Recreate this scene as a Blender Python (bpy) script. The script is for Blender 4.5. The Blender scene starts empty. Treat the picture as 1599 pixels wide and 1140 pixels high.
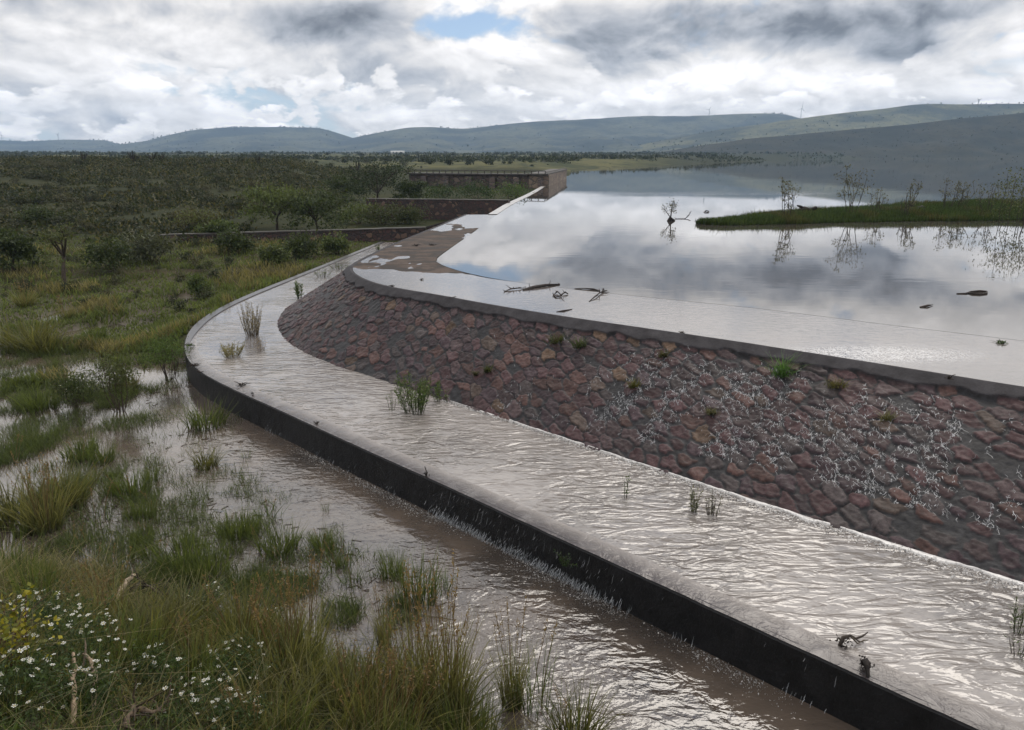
import bpy, math, random
import numpy as np
from math import radians as R
scene = bpy.context.scene
col = scene.collection
rng = np.random.default_rng(11)
random.seed(11)

# ---------------------------------------------------------------- camera, sky, sun, exposure
CAM_H = 7.0
FPX, HORIZON_Y = 1220.0, 243.0
PITCH = math.atan((570 - HORIZON_Y) / FPX)
cam_d = bpy.data.cameras.new("camera")
cam = bpy.data.objects.new("camera", cam_d)
col.objects.link(cam)
cam.location = (0, 0, CAM_H)
cam.rotation_euler = (R(90) - PITCH, 0, 0)
cam_d.sensor_width = 36
cam_d.lens = 36 * FPX / 1599
cam_d.clip_start = 0.1
cam_d.clip_end = 30000
scene.camera = cam

SUN_EL, SUN_AZ = 52.0, 24.0            # azimuth measured from +Y (view direction) towards +X
scene.view_settings.view_transform = 'Standard'
scene.view_settings.look = 'None'
scene.view_settings.exposure = 0.16
scene.view_settings.gamma = 1.0
scene.render.engine = 'CYCLES'
scene.cycles.max_bounces = 6
scene.cycles.volume_bounces = 0
scene.cycles.use_denoising = True

sun_d = bpy.data.lights.new("sun", 'SUN')
sun_d.energy = 1.2
sun_d.angle = R(30)
sun_d.color = (1.0, 0.93, 0.84)
sun = bpy.data.objects.new("sun", sun_d)
col.objects.link(sun)
sun.rotation_euler = (R(90 - SUN_EL), 0, R(180 - SUN_AZ))


class NT:
    """small helper to wire shader nodes"""
    def __init__(s, tree):
        s.t = tree
        s.n = tree.nodes
        s.l = tree.links
        s.n.clear()

    def node(s, typ, ins=None, **kw):
        nd = s.n.new(typ)
        for k, v in kw.items():
            setattr(nd, k, v)
        for k, v in (ins or {}).items():
            s.put(nd.inputs[k], v)
        return nd

    def put(s, sock, v):
        if isinstance(v, bpy.types.NodeSocket):
            s.l.new(v, sock)
        elif isinstance(v, bpy.types.Node):
            s.l.new(v.outputs[0], sock)
        else:
            if sock.type == 'VECTOR' and hasattr(v, '__len__') and len(v) == 4:
                v = v[:3]
            sock.default_value = v

    def m(s, op, a, b=None, c=None, clamp=False):
        nd = s.n.new('ShaderNodeMath')
        nd.operation = op
        nd.use_clamp = clamp
        for i, v in enumerate((a, b, c)):
            if v is not None:
                s.put(nd.inputs[i], v)
        return nd.outputs[0]

    def vm(s, op, a, b=None):
        nd = s.n.new('ShaderNodeVectorMath')
        nd.operation = op
        s.put(nd.inputs[0], a)
        if b is not None:
            s.put(nd.inputs[1], b)
        return nd.outputs[0]

    def mix(s, f, a, b, typ='MIX'):
        nd = s.n.new('ShaderNodeMix')
        nd.data_type = 'RGBA'
        nd.blend_type = typ
        s.put(nd.inputs[0], f)
        s.put(nd.inputs[6], a)
        s.put(nd.inputs[7], b)
        return nd.outputs[2]

    def ss(s, v, a, b, lo=0.0, hi=1.0):
        nd = s.n.new('ShaderNodeMapRange')
        nd.interpolation_type = 'SMOOTHSTEP'
        for k, x in (('Value', v), ('From Min', a), ('From Max', b), ('To Min', lo), ('To Max', hi)):
            s.put(nd.inputs[k], x)
        return nd.outputs[0]

    def noise(s, vec, scale, detail=4, rough=0.5, dist=0.0, out=0, lac=2.0):
        nd = s.n.new('ShaderNodeTexNoise')
        for k, v in (('Scale', scale), ('Detail', detail), ('Roughness', rough), ('Distortion', dist), ('Lacunarity', lac)):
            nd.inputs[k].default_value = v
        if vec is not None:
            s.put(nd.inputs['Vector'], vec)
        return nd.outputs[out]


def px_az(x):
    return math.degrees(math.atan((x - 799.5) / FPX))


def px_el(y):
    return math.degrees(math.atan((570 - y) / FPX) - PITCH)


def build_world():
    w = bpy.data.worlds.new("World")
    scene.world = w
    w.use_nodes = True
    t = NT(w.node_tree)
    sky = t.node('ShaderNodeTexSky', sky_type='NISHITA', sun_disc=False, sun_elevation=R(SUN_EL),
                 sun_rotation=R(SUN_AZ), altitude=1900, air_density=1.0, dust_density=1.2, ozone_density=1.0)
    tc = t.node('ShaderNodeTexCoord')
    d = tc.outputs['Generated']
    sep = t.node('ShaderNodeSeparateXYZ', {0: d})
    x, y, z = sep.outputs
    zc = t.m('MAXIMUM', z, 0.0)
    az = t.m('MULTIPLY', t.m('ARCTAN2', x, y), 57.2958)
    el = t.m('MULTIPLY', t.m('ARCSINE', z), 57.2958)
    # cloud space: directions with the height stretched, a little more towards the horizon
    zs = t.m('MULTIPLY', t.m('POWER', t.m('ADD', zc, 0.015), 0.72), 1.35)
    p = t.node('ShaderNodeCombineXYZ', {0: x, 1: y, 2: zs}).outputs[0]
    p2 = t.node('ShaderNodeCombineXYZ', {0: t.m('ADD', x, .006), 1: y, 2: t.m('ADD', zs, 0.022)}).outputs[0]
    wv = t.noise(p, 4.0, 3, 0.5, out=1)
    off = t.vm('MULTIPLY', t.vm('SUBTRACT', wv, (0.5, 0.5, 0.5)), (0.16, 0.16, 0.10))
    q = t.vm('ADD', t.vm('ADD', p, off), (3.1, 7.7, 1.3))
    q2 = t.vm('ADD', t.vm('ADD', p2, off), (3.1, 7.7, 1.3))
    n = t.noise(q, 5.6, 10, 0.55)
    n2 = t.noise(q2, 5.6, 7, 0.52)
    big = t.noise(q, 2.6, 2, 0.5)

    def gauss(px, py, rx, ry, az_=None, el_=None):
        a0 = px_az(px)
        e0 = px_el(py)
        sa = abs(px_az(px + rx) - a0)
        se = abs(px_el(py + ry) - e0)
        u = t.m('DIVIDE', t.m('SUBTRACT', az, a0), sa)
        v = t.m('DIVIDE', t.m('SUBTRACT', el, e0), se)
        r2 = t.m('ADD', t.m('MULTIPLY', u, u), t.m('MULTIPLY', v, v))
        return t.m('EXPONENT', t.m('MULTIPLY', r2, -1.0))

    cover = t.m('ADD', t.m('MULTIPLY', n, 1.0), t.m('MULTIPLY', big, 0.25))
    for (px, py, rx, ry, a) in [(675, 35, 85, 34, -.30), (770, 30, 60, 22, -.10), (900, 30, 90, 40, .12), (285, 150, 80, 10, -.12), (1195, 100, 50, 10, -.10),
                                (1130, 168, 120, 10, -.05), (222, 50, 50, 12, -.07), (560, 172, 90, 9, -.05), (830, 150, 260, 40, .05), (300, 185, 300, 20, .03), (380, 60, 50, 14, -.05),
                                (90, 95, 190, 70, .10), (420, 100, 110, 45, .08), (780, 100, 150, 26, .10), (1250, 50, 420, 45, .16),
                                (500, 20, 300, 30, .14), (1350, 95, 140, 25, .08), (960, 90, 110, 45, .10)]:
        cover = t.m('ADD', cover, t.m('MULTIPLY', gauss(px, py, rx, ry), a))
    mask = t.ss(cover, 0.50, 0.60)
    rim = t.m('SUBTRACT', n, n2)
    lit = t.m('ADD', 0.74, t.m('MULTIPLY', rim, 3.2))
    lit = t.m('SUBTRACT', lit, t.ss(cover, 0.64, 0.86, 0.0, 0.24))
    lit = t.m('ADD', lit, t.m('MULTIPLY', t.m('SUBTRACT', t.noise(q, 13.0, 6, 0.55), 0.5), 0.20))
    for (px, py, rx, ry, a) in [(520, 28, 260, 38, -.26), (1230, 50, 330, 36, -.42), (960, 92, 120, 30, -.28), (1375, 96, 90, 17, -.22),
                                (1500, 118, 160, 16, -.16), (30, 10, 140, 22, -.12), (640, 105, 200, 22, -.10), (1180, 15, 240, 15, -.12),
                                (100, 110, 190, 45, .12), (390, 105, 50, 26, .18), (760, 88, 110, 26, .20), (1110, 128, 110, 26, .18),
                                (1560, 60, 70, 28, .26), (1010, 160, 110, 20, .12), (1230, 145, 120, 22, .14), (930, 25, 50, 30, .05),
                                (250, 180, 200, 20, .08)]:
        lit = t.m('ADD', lit, t.m('MULTIPLY', gauss(px, py, rx, ry), a * 1.6))
    # broad glow of the veiled sun above the frame
    ga = t.m('DIVIDE', t.m('SUBTRACT', az, SUN_AZ), 38.0)
    ge = t.m('DIVIDE', t.m('SUBTRACT', el, 30.0), 22.0)
    glow = t.m('EXPONENT', t.m('MULTIPLY', t.m('ADD', t.m('MULTIPLY', ga, ga), t.m('MULTIPLY', ge, ge)), -1.0))
    lit = t.m('ADD', lit, t.m('MULTIPLY', glow, 0.45))
    # small bright cumulus heaps low over the hills
    nc = t.noise(t.vm('ADD', p, t.vm('MULTIPLY', off, (.3, .3, .3))), 15.0, 8, 0.5)
    nc2 = t.noise(t.vm('ADD', p2, t.vm('MULTIPLY', off, (.3, .3, .3))), 15.0, 5, 0.5)
    lowb = t.m('MULTIPLY', t.ss(el, 0.2, 1.2), t.ss(el, 4.2, 7.5, 1.0, 0.0))
    cm = t.m('MULTIPLY', t.ss(t.m('ADD', nc, t.m('MULTIPLY', big, .16)), 0.57, 0.63), lowb)
    clit = t.m('ADD', 0.90, t.m('MULTIPLY', t.m('SUBTRACT', nc, nc2), 1.6))
    lit = t.m('ADD', t.m('MULTIPLY', lit, t.m('SUBTRACT', 1.0, cm)), t.m('MULTIPLY', clit, cm))
    mask = t.m('MAXIMUM', mask, cm)
    # cloud above the frame given extra brightness, to whiten lake and light land
    lit = t.m('MULTIPLY', lit, t.ss(el, 8.0, 17.0, 1.0, 1.38))
    up = t.ss(el, 7.5, 14.0, 0.0, 0.52)
    lit = t.m('ADD', t.m('MULTIPLY', lit, t.m('SUBTRACT', 1.0, up)), t.m('MULTIPLY', up, 1.34))
    lit = t.m('MAXIMUM', lit, 0.16)
    dark_c = (0.93, 0.96, 1.03, 1)
    light_c = (1.04, 1.0, 0.965, 1)
    tint = t.mix(t.ss(lit, 0.3, 0.8), dark_c, light_c)
    cl = t.node('ShaderNodeVectorMath', {0: tint}, operation='SCALE')
    t.put(cl.inputs['Scale'], t.m('MULTIPLY', lit, CLOUD_GAIN))
    skyc = t.node('ShaderNodeVectorMath', {0: sky.outputs[0]}, operation='SCALE')
    t.put(skyc.inputs['Scale'], 1.0)
    # pale veil near the horizon
    veil = t.ss(el, -1.0, 7.0, 0.72, 0.18)
    base = t.mix(veil, skyc.outputs[0], (5.4, 6.1, 7.0, 1))
    out = t.mix(t.m('MULTIPLY', mask, 0.97), base, cl.outputs[0])
    bg = t.node('ShaderNodeBackground', {'Color': out, 'Strength': 0.1})
    t.node('ShaderNodeOutputWorld', {'Surface': bg})
    w.cycles.sampling_method = 'MANUAL'
    w.cycles.sample_map_resolution = 512


CLOUD_GAIN = 10.9
build_world()

# ---------------------------------------------------------------- helpers
SINP, COSP = math.sin(PITCH), math.cos(PITCH)


def at(x, y, z):
    """world x, y of the point at height z seen at photograph pixel (x, y)"""
    x = np.asarray(x, float)
    y = np.asarray(y, float)
    dx = (x - 799.5) / FPX
    dy = (570 - y) / FPX
    d1 = COSP + dy * SINP
    d2 = -SINP + dy * COSP
    t = (z - CAM_H) / d2
    return dx * t, d1 * t


def at_d(x, y, Y):
    """world point at forward distance Y seen at pixel"""
    dx = (x - 799.5) / FPX
    dy = (570 - y) / FPX
    t = Y / (COSP + dy * SINP)
    return dx * t, Y, CAM_H + t * (-SINP + dy * COSP)


def _hash(ix, iy, seed):
    h = (ix.astype(np.int64) * 374761393 + iy.astype(np.int64) * 668265263 + seed * 974634777) & 0xFFFFFFFF
    h = ((h ^ (h >> 13)) * 1274126177) & 0xFFFFFFFF
    h = h ^ (h >> 16)
    return (h & 0xFFFFFF) / float(0xFFFFFF)


def vnoise(x, y, seed=0):
    xi = np.floor(x)
    yi = np.floor(y)
    fx = x - xi
    fy = y - yi
    u = fx * fx * (3 - 2 * fx)
    v = fy * fy * (3 - 2 * fy)
    a = _hash(xi, yi, seed)
    b = _hash(xi + 1, yi, seed)
    c = _hash(xi, yi + 1, seed)
    d = _hash(xi + 1, yi + 1, seed)
    return (a * (1 - u) + b * u) * (1 - v) + (c * (1 - u) + d * u) * v


def fbm(x, y, oct=4, seed=0, gain=0.5):
    s = 0
    a = 1.0
    tot = 0
    for i in range(oct):
        s = s + a * vnoise(x * 2 ** i + 17.3 * i, y * 2 ** i - 9.1 * i, seed + i)
        tot += a
        a *= gain
    return s / tot


def sstep(a, b, x):
    t = np.clip((x - a) / (b - a), 0, 1)
    return t * t * (3 - 2 * t)


def mesh_np(name, V, Q, mat, colors=None, smooth=True, parent=None, link=True):
    """one mesh object from numpy vertices and faces (uniform face size, or a list of such arrays)"""
    V = np.asarray(V, np.float32).reshape(-1, 3)
    Qs = Q if isinstance(Q, list) else [Q]
    Qs = [np.asarray(q, np.int32) for q in Qs if len(q)]
    me = bpy.data.meshes.new(name)
    me.vertices.add(len(V))
    me.vertices.foreach_set('co', V.ravel())
    li = np.concatenate([q.ravel() for q in Qs])
    sizes = np.concatenate([np.full(len(q), q.shape[1], np.int32) for q in Qs])
    starts = np.concatenate([[0], np.cumsum(sizes)[:-1]]).astype(np.int32)
    me.loops.add(len(li))
    me.loops.foreach_set('vertex_index', li)
    me.polygons.add(len(sizes))
    me.polygons.foreach_set('loop_start', starts)
    me.polygons.foreach_set('loop_total', sizes)
    me.update(calc_edges=True)
    if smooth:
        me.polygons.foreach_set('use_smooth', np.ones(len(sizes), bool))
    else:
        me.polygons.foreach_set('use_smooth', np.zeros(len(sizes), bool))
    if colors is not None:
        c = np.asarray(colors, np.float32)
        if c.shape[1] == 3:
            c = np.hstack([c, np.ones((len(c), 1), np.float32)])
        at_ = me.color_attributes.new('Col', 'FLOAT_COLOR', 'POINT')
        at_.data.foreach_set('color', c.ravel())
    if mat is not None:
        me.materials.append(mat)
    o = bpy.data.objects.new(name, me)
    if link:
        col.objects.link(o)
    if parent is not None:
        o.parent = parent
    return o


def tag(o, label=None, cat=None, group=None, kind=None):
    if label:
        o['label'] = label
    if cat:
        o['category'] = cat
    if group:
        o['group'] = group
    if kind:
        o['kind'] = kind
    return o


def empty(name, loc=(0, 0, 0), rz=0.0):
    o = bpy.data.objects.new(name, None)
    o.location = loc
    o.rotation_euler = (0, 0, rz)
    o.empty_display_size = 0.2
    col.objects.link(o)
    return o


def copy_tree(o, parent=None):
    c = o.copy()
    col.objects.link(c)
    c.parent = parent
    for ch in o.children:
        copy_tree(ch, c)
    return c


class MB:
    """collects pieces (V, faces, colour) into one mesh"""
    def __init__(s):
        s.V, s.F4, s.F3, s.C, s.n = [], [], [], [], 0

    def add(s, V, F, c=(1, 1, 1)):
        V = np.asarray(V, float).reshape(-1, 3)
        F = np.asarray(F, int)
        if F.shape[1] == 4:
            s.F4.append(F + s.n)
        else:
            s.F3.append(F + s.n)
        c = np.asarray(c, float)
        s.C.append(np.tile(c, (len(V), 1)) if c.ndim == 1 else c)
        s.V.append(V)
        s.n += len(V)
        return s

    def build(s, name, mat, parent=None, smooth=True):
        Q = []
        if s.F4:
            Q.append(np.concatenate(s.F4))
        if s.F3:
            Q.append(np.concatenate(s.F3))
        return mesh_np(name, np.concatenate(s.V), Q, mat, np.concatenate(s.C), smooth, parent)

    def tube(s, pts, rad, sides=6, c=(1, 1, 1), jit=0.0):
        pts = np.asarray(pts, float)
        n = len(pts)
        rad = np.broadcast_to(np.asarray(rad, float), (n,))
        tan = np.gradient(pts, axis=0)
        tan /= np.linalg.norm(tan, axis=1)[:, None] + 1e-9
        ref = np.where(np.abs(tan[:, 2:3]) > .9, np.array([[1., 0, 0]]), np.array([[0, 0, 1.]]))
        a = np.cross(tan, ref)
        a /= np.linalg.norm(a, axis=1)[:, None] + 1e-9
        b = np.cross(tan, a)
        th = np.linspace(0, 2 * math.pi, sides, endpoint=False)
        r = rad[:, None] * (1 + jit * (rng.random((n, sides)) - .5))
        V = pts[:, None, :] + r[..., None] * (np.cos(th)[None, :, None] * a[:, None, :] + np.sin(th)[None, :, None] * b[:, None, :])
        V = V.reshape(-1, 3)
        i = np.arange(n - 1)[:, None] * sides
        j = np.arange(sides)[None, :]
        k = (j + 1) % sides
        F = np.stack([i + j, i + k, i + sides + k, i + sides + j], -1).reshape(-1, 4)
        c = np.asarray(c, float)
        if jit:
            cc = c[None, :] * (0.75 + 0.5 * rng.random((len(V), 1)))
        else:
            cc = c
        s.add(V, F, cc)
        e0 = len(V) - sides
        s.add(np.vstack([V[:sides], pts[:1]]), np.stack([np.arange(sides), np.full(sides, sides), (np.arange(sides) + 1) % sides], -1), c)
        s.add(np.vstack([V[e0:], pts[-1:]]), np.stack([np.arange(sides), (np.arange(sides) + 1) % sides, np.full(sides, sides)], -1), c)
        return s

    def box(s, lo, hi, c=(1, 1, 1), rot=0.0, org=(0, 0, 0)):
        x0, y0, z0 = lo
        x1, y1, z1 = hi
        V = np.array([(x0, y0, z0), (x1, y0, z0), (x1, y1, z0), (x0, y1, z0), (x0, y0, z1), (x1, y0, z1), (x1, y1, z1), (x0, y1, z1)], float)
        cr, sr = math.cos(rot), math.sin(rot)
        V = np.stack([V[:, 0] * cr - V[:, 1] * sr, V[:, 0] * sr + V[:, 1] * cr, V[:, 2]], -1) + np.array(org)
        F = [(0, 3, 2, 1), (4, 5, 6, 7), (0, 1, 5, 4), (1, 2, 6, 5), (2, 3, 7, 6), (3, 0, 4, 7)]
        return s.add(V, F, c)


def blades(P, h, w, lean=0.3, c0=(.08, .12, .03), c1=(.2, .2, .08), cvar=0.3, seg=3, bend=0.5, dirs=None):
    """grass blades as tapering curved ribbons: returns V, F, C.  P (N,3) roots; h, w arrays"""
    P = np.asarray(P, float)
    N = len(P)
    h = np.broadcast_to(h, (N,))
    w = np.broadcast_to(w, (N,))
    th = rng.random(N) * 2 * math.pi if dirs is None else dirs
    ln = np.abs(rng.normal(0, lean, N))
    bd = bend * rng.random(N)
    face = rng.random(N) * math.pi
    fx, fy = np.cos(face), np.sin(face)
    ks = np.linspace(0, 1, seg + 1)
    V = np.zeros((N, seg + 1, 2, 3))
    for i, k in enumerate(ks):
        off = h * (ln * k + bd * k * k)
        zz = h * (k * np.sqrt(np.maximum(0.15, 1 - 0.35 * (ln + bd) ** 2 * k)))
        cx = P[:, 0] + np.cos(th) * off
        cy = P[:, 1] + np.sin(th) * off
        ww = w * (1.0 - 0.88 * k ** 1.5) * .5
        for j, sg in enumerate((-1, 1)):
            V[:, i, j, 0] = cx + sg * fx * ww
            V[:, i, j, 1] = cy + sg * fy * ww
            V[:, i, j, 2] = P[:, 2] + zz
    base = np.arange(N)[:, None] * (seg + 1) * 2
    i = np.arange(seg)[None, :] * 2
    F = np.stack([base + i, base + i + 1, base + i + 3, base + i + 2], -1).reshape(-1, 4)
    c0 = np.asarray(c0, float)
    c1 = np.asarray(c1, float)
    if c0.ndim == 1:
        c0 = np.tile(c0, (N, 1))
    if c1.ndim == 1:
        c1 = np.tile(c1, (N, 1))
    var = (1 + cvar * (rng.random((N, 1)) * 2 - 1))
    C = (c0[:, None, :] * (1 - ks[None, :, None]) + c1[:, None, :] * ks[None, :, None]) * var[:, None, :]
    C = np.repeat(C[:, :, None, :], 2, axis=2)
    return V.reshape(-1, 3), F, C.reshape(-1, 3)


def leaves(P, size, c=(.06, .09, .03), cvar=0.4, aspect=0.5, up=0.0, c2=None):
    """leaf-sized rhombic faces at P with random orientation"""
    P = np.asarray(P, float)
    N = len(P)
    size = np.broadcast_to(size, (N,))
    a = rng.normal(size=(N, 3))
    a[:, 2] += up
    a /= np.linalg.norm(a, axis=1)[:, None]
    b = np.cross(a, rng.normal(size=(N, 3)))
    b /= np.linalg.norm(b, axis=1)[:, None] + 1e-9
    n = np.cross(a, b)
    s = size[:, None]
    V = np.stack([P, P + a * s * .5 + b * s * aspect * .5 + n * s * .08, P + a * s, P + a * s * .5 - b * s * aspect * .5 + n * s * .08], 1)
    F = (np.arange(N)[:, None] * 4 + np.arange(4)[None, :])
    c = np.asarray(c, float)
    C = np.tile(c, (N, 1)) if c.ndim == 1 else c.copy()
    if c2 is not None:
        k = rng.random((N, 1)) ** 1.5
        C = C * (1 - k) + np.asarray(c2)[None, :] * k
    C = C * (1 + cvar * (rng.random((N, 1)) * 2 - 1))
    return V.reshape(-1, 3), F, np.repeat(C, 4, axis=0)


# ---------------------------------------------------------------- materials
MATS = {}


def new_mat(name):
    m = bpy.data.materials.new(name)
    m.use_nodes = True
    MATS[name] = m
    return m, NT(m.node_tree)


def mat_plain(name, base, rough=0.8, var=0.35, scale=6.0, bump=0.3, spec=0.3, use_col=False, detail=6, dist=0.05, base2=None):
    m, t = new_mat(name)
    tc = t.node('ShaderNodeTexCoord')
    v = tc.outputs['Object']
    n = t.noise(v, scale, detail, 0.6)
    n2 = t.noise(v, scale * 7, 4, 0.6)
    f = t.m('ADD', t.m('MULTIPLY', n, 0.7), t.m('MULTIPLY', n2, 0.3))
    k = t.ss(f, 0.3, 0.7, 1 - var, 1 + var)
    if use_col:
        b = t.node('ShaderNodeVertexColor', layer_name='Col').outputs[0]
    else:
        b = tuple(base) + (1,)
        if base2 is not None:
            b = t.mix(t.ss(t.noise(v, scale * .35, 3, .5), .4, .6), b, tuple(base2) + (1,))
    s = t.node('ShaderNodeVectorMath', {0: b}, operation='SCALE')
    t.put(s.inputs['Scale'], k)
    bs = t.node('ShaderNodeBump', {'Height': f, 'Strength': bump, 'Distance': dist})
    p = t.node('ShaderNodeBsdfPrincipled', {'Base Color': s.outputs[0], 'Roughness': rough, 'Specular IOR Level': spec, 'Normal': bs})
    t.node('ShaderNodeOutputMaterial', {'Surface': p})
    return m


def mat_foliage(name, trans=0.35, rough=0.55, spec=0.25):
    m, t = new_mat(name)
    c = t.node('ShaderNodeVertexColor', layer_name='Col').outputs[0]
    p = t.node('ShaderNodeBsdfPrincipled', {'Base Color': c, 'Roughness': rough, 'Specular IOR Level': spec})
    tr = t.node('ShaderNodeBsdfTranslucent', {'Color': t.mix(1.0, c, (1.25, 1.2, .7, 1), 'MULTIPLY')})
    mx = t.node('ShaderNodeMixShader', {0: trans, 1: p, 2: tr})
    t.node('ShaderNodeOutputMaterial', {'Surface': mx})
    return m


def mat_water(name, base, base2, ior, rough, layers, wind=None, foam=None, calm=None):
    """layers: (scale_x, scale_y, rot, scale, detail, distance)"""
    m, t = new_mat(name)
    tc = t.node('ShaderNodeTexCoord')
    v = tc.outputs['Object']
    h = None
    for (sx, sy, rot, sc, det, amp, dist) in layers:
        mp = t.node('ShaderNodeMapping', {'Vector': v, 'Scale': (sx, sy, 1), 'Rotation': (0, 0, rot)})
        n = t.noise(mp.outputs[0], sc, det, 0.5, dist)
        x = t.m('MULTIPLY', n, amp)
        h = x if h is None else t.m('ADD', h, x)
    if wind is not None:
        mp = t.node('ShaderNodeMapping', {'Vector': v, 'Scale': wind[0]})
        k = t.ss(t.noise(mp.outputs[0], wind[1], 3, .5), wind[2], wind[3], wind[4], 1.0)
        h = t.m('MULTIPLY', h, k)
    if calm is not None:      # stiller water away from the spill: (ax, ay, from, to, low)
        sp = t.node('ShaderNodeSeparateXYZ', {0: v})
        e = t.m('ADD', t.m('MULTIPLY', sp.outputs[0], calm[0]), t.m('MULTIPLY', sp.outputs[1], calm[1]))
        e = t.m('ADD', e, t.m('MULTIPLY', t.noise(v, .35, 3, .5), 4.0))
        h = t.m('MULTIPLY', h, t.ss(e, calm[2] + 2.0, calm[3] + 2.0, calm[4], 1.0))
    bp = t.node('ShaderNodeBump', {'Height': h, 'Strength': 1.0, 'Distance': 1.0})
    n = t.noise(v, 0.35, 4, .6)
    b = t.mix(t.ss(n, .35, .65), tuple(base) + (1,), tuple(base2) + (1,))
    rg = rough
    if foam is not None:
        fm = foam(t, v)
        b = t.mix(fm, b, (.62, .62, .62, 1))
        rg = t.m('ADD', t.m('MULTIPLY', fm, 0.5), rough)
    p = t.node('ShaderNodeBsdfPrincipled', {'Base Color': b, 'Roughness': rg, 'IOR': ior, 'Normal': bp})
    t.node('ShaderNodeOutputMaterial', {'Surface': p})
    return m


M_FOL = mat_foliage('foliage')
M_GRASS = mat_foliage('grass_blades', 0.5, .5, .3)
M_WOOD = mat_plain('dead_wood', None, .8, .35, 9, .5, .3, use_col=True, dist=.02)
M_CONC = mat_plain('wet_concrete', (.030, .027, .028), .3, .35, 1.6, .5, .5, dist=.02)
M_CONC_DRY, t = new_mat('damp_brown_concrete')
tc = t.node('ShaderNodeTexCoord')
v_ = tc.outputs['Object']
mp = t.node('ShaderNodeMapping', {'Vector': v_, 'Scale': (.7, .9, 1), 'Rotation': (0, 0, .12)})
n1 = t.noise(mp.outputs[0], 1.1, 7, .65)
n2 = t.noise(v_, 9.0, 5, .7)
c = t.mix(t.ss(n1, .44, .56), (.030, .024, .020, 1), (.095, .074, .062, 1))
c = t.mix(t.ss(n2, .52, .68, 0, .7), c, (.035, .027, .022, 1))
sp = t.node('ShaderNodeSeparateXYZ', {0: t.vm('ADD', v_, t.vm('MULTIPLY', t.noise(v_, 1.2, 3, .5, out=1), (.25, .25, 0)))})
jt = t.m('ABSOLUTE', t.m('SUBTRACT', t.m('FRACT', t.m('MULTIPLY', sp.outputs[1], .19)), .5))
c = t.mix(t.ss(jt, .006, .016, .85, 0), c, (.014, .012, .011, 1))
bp = t.node('ShaderNodeBump', {'Height': t.m('ADD', n1, t.m('MULTIPLY', n2, .4)), 'Strength': .5, 'Distance': .03})
t.node('ShaderNodeOutputMaterial', {'Surface': t.node('ShaderNodeBsdfPrincipled', {'Base Color': c, 'Roughness': t.ss(n1, .4, .6, .6, .85), 'Specular IOR Level': .06, 'Normal': bp})})
M_BLACKWALL = mat_plain('black_wet_wall', (.010, .010, .011), .5, .6, 3.5, .9, .25, dist=.05)

# ---------------------------------------------------------------- dam geometry lines
Z1, Z2 = 0.77, 2.8


def smooth_line(P, n, it=2):
    P = np.asarray(P, float)
    for _ in range(it):
        Q = [P[0]]
        for a, b in zip(P[:-1], P[1:]):
            Q += [a * .75 + b * .25, a * .25 + b * .75]
        Q.append(P[-1])
        P = np.array(Q)
    s = np.concatenate([[0], np.cumsum(np.linalg.norm(np.diff(P, axis=0), axis=1))])
    u = np.linspace(0, s[-1], n)
    return np.stack([np.interp(u, s, P[:, k]) for k in range(P.shape[1])], -1), s[-1]


def interp_line(P, s):
    """points at arc length s"""
    d = np.concatenate([[0], np.cumsum(np.linalg.norm(np.diff(P, axis=0), axis=1))])
    return np.stack([np.interp(s, d, P[:, k]) for k in range(2)], -1)


# matching stations (outer wall edge, toe, crest edge), from the right end round the nose to the far end
ST = [
    # outer top         toe            crest edge
    ((12.3, 0.6), (15.0, 3.6), (18.2, 6.7)),
    ((8.3, 4.5), (11.0, 7.3), (13.6, 10.7)),
    ((5.3, 7.4), (7.6, 10.4), (9.6, 14.1)),
    ((3.4, 9.35), (5.5, 12.3), (7.3, 16.1)),
    ((1.1, 11.7), (3.2, 14.5), (4.8, 18.2)),
    ((-1.4, 14.3), (0.5, 17.3), (1.8, 20.45)),
    ((-3.6, 16.5), (-1.8, 19.5), (-0.5, 22.4)),
    ((-5.9, 18.9), (-3.9, 21.6), (-2.3, 24.2)),
    ((-8.0, 21.0), (-5.8, 23.4), (-3.5, 25.2)),
    ((-9.9, 23.2), (-7.5, 25.6), (-4.6, 26.4)),
    ((-11.3, 26.0), (-8.7, 28.0), (-5.4, 27.8)),
    ((-12.1, 29.0), (-9.4, 30.3), (-6.0, 29.3)),
    ((-12.35, 32.0), (-9.7, 32.8), (-6.3, 31.0)),
    ((-12.2, 35.5), (-9.6, 36.0), (-6.15, 33.5)),
    ((-11.6, 41.0), (-9.3, 40.5), (-5.75, 38.5)),
    ((-10.7, 49.5), (-8.9, 49.5), (-4.6, 47.5)),
    ((-9.8, 58.6), (-8.4, 58.6), (-3.3, 58.6)),
]
NS = 2300
_st = np.array(ST, float).reshape(len(ST), 6)
line, _ = smooth_line(_st, NS, 3)       # Chaikin in the joint space keeps the stations matched
OUT, TOE, CRE = line[:, 0:2], line[:, 2:4], line[:, 4:6]
SLEN = np.concatenate([[0], np.cumsum(np.linalg.norm(np.diff((TOE + CRE) / 2, axis=0), axis=1))])

dam = tag(empty('spillway_dam', (float(CRE[300, 0]), float(CRE[300, 1]), 0)),
          'curved masonry spillway dam with red stone face and grey concrete lip holding back the lake', 'dam')
DL = np.array(dam.location)


def strip(A, B, nv, za, zb):
    """grid between two lines"""
    k = np.linspace(0, 1, nv)[None, :, None]
    a = np.concatenate([A, np.full((len(A), 1), za)], 1)[:, None, :]
    b = np.concatenate([B, np.full((len(B), 1), zb)], 1)[:, None, :]
    return a * (1 - k) + b * k


def grid_faces(nu, nv, flip=False):
    i = np.arange(nu - 1)[:, None] * nv
    j = np.arange(nv - 1)[None, :]
    F = np.stack([i + j, i + nv + j, i + nv + j + 1, i + j + 1], -1).reshape(-1, 4)
    return F[:, ::-1] if flip else F


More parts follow.
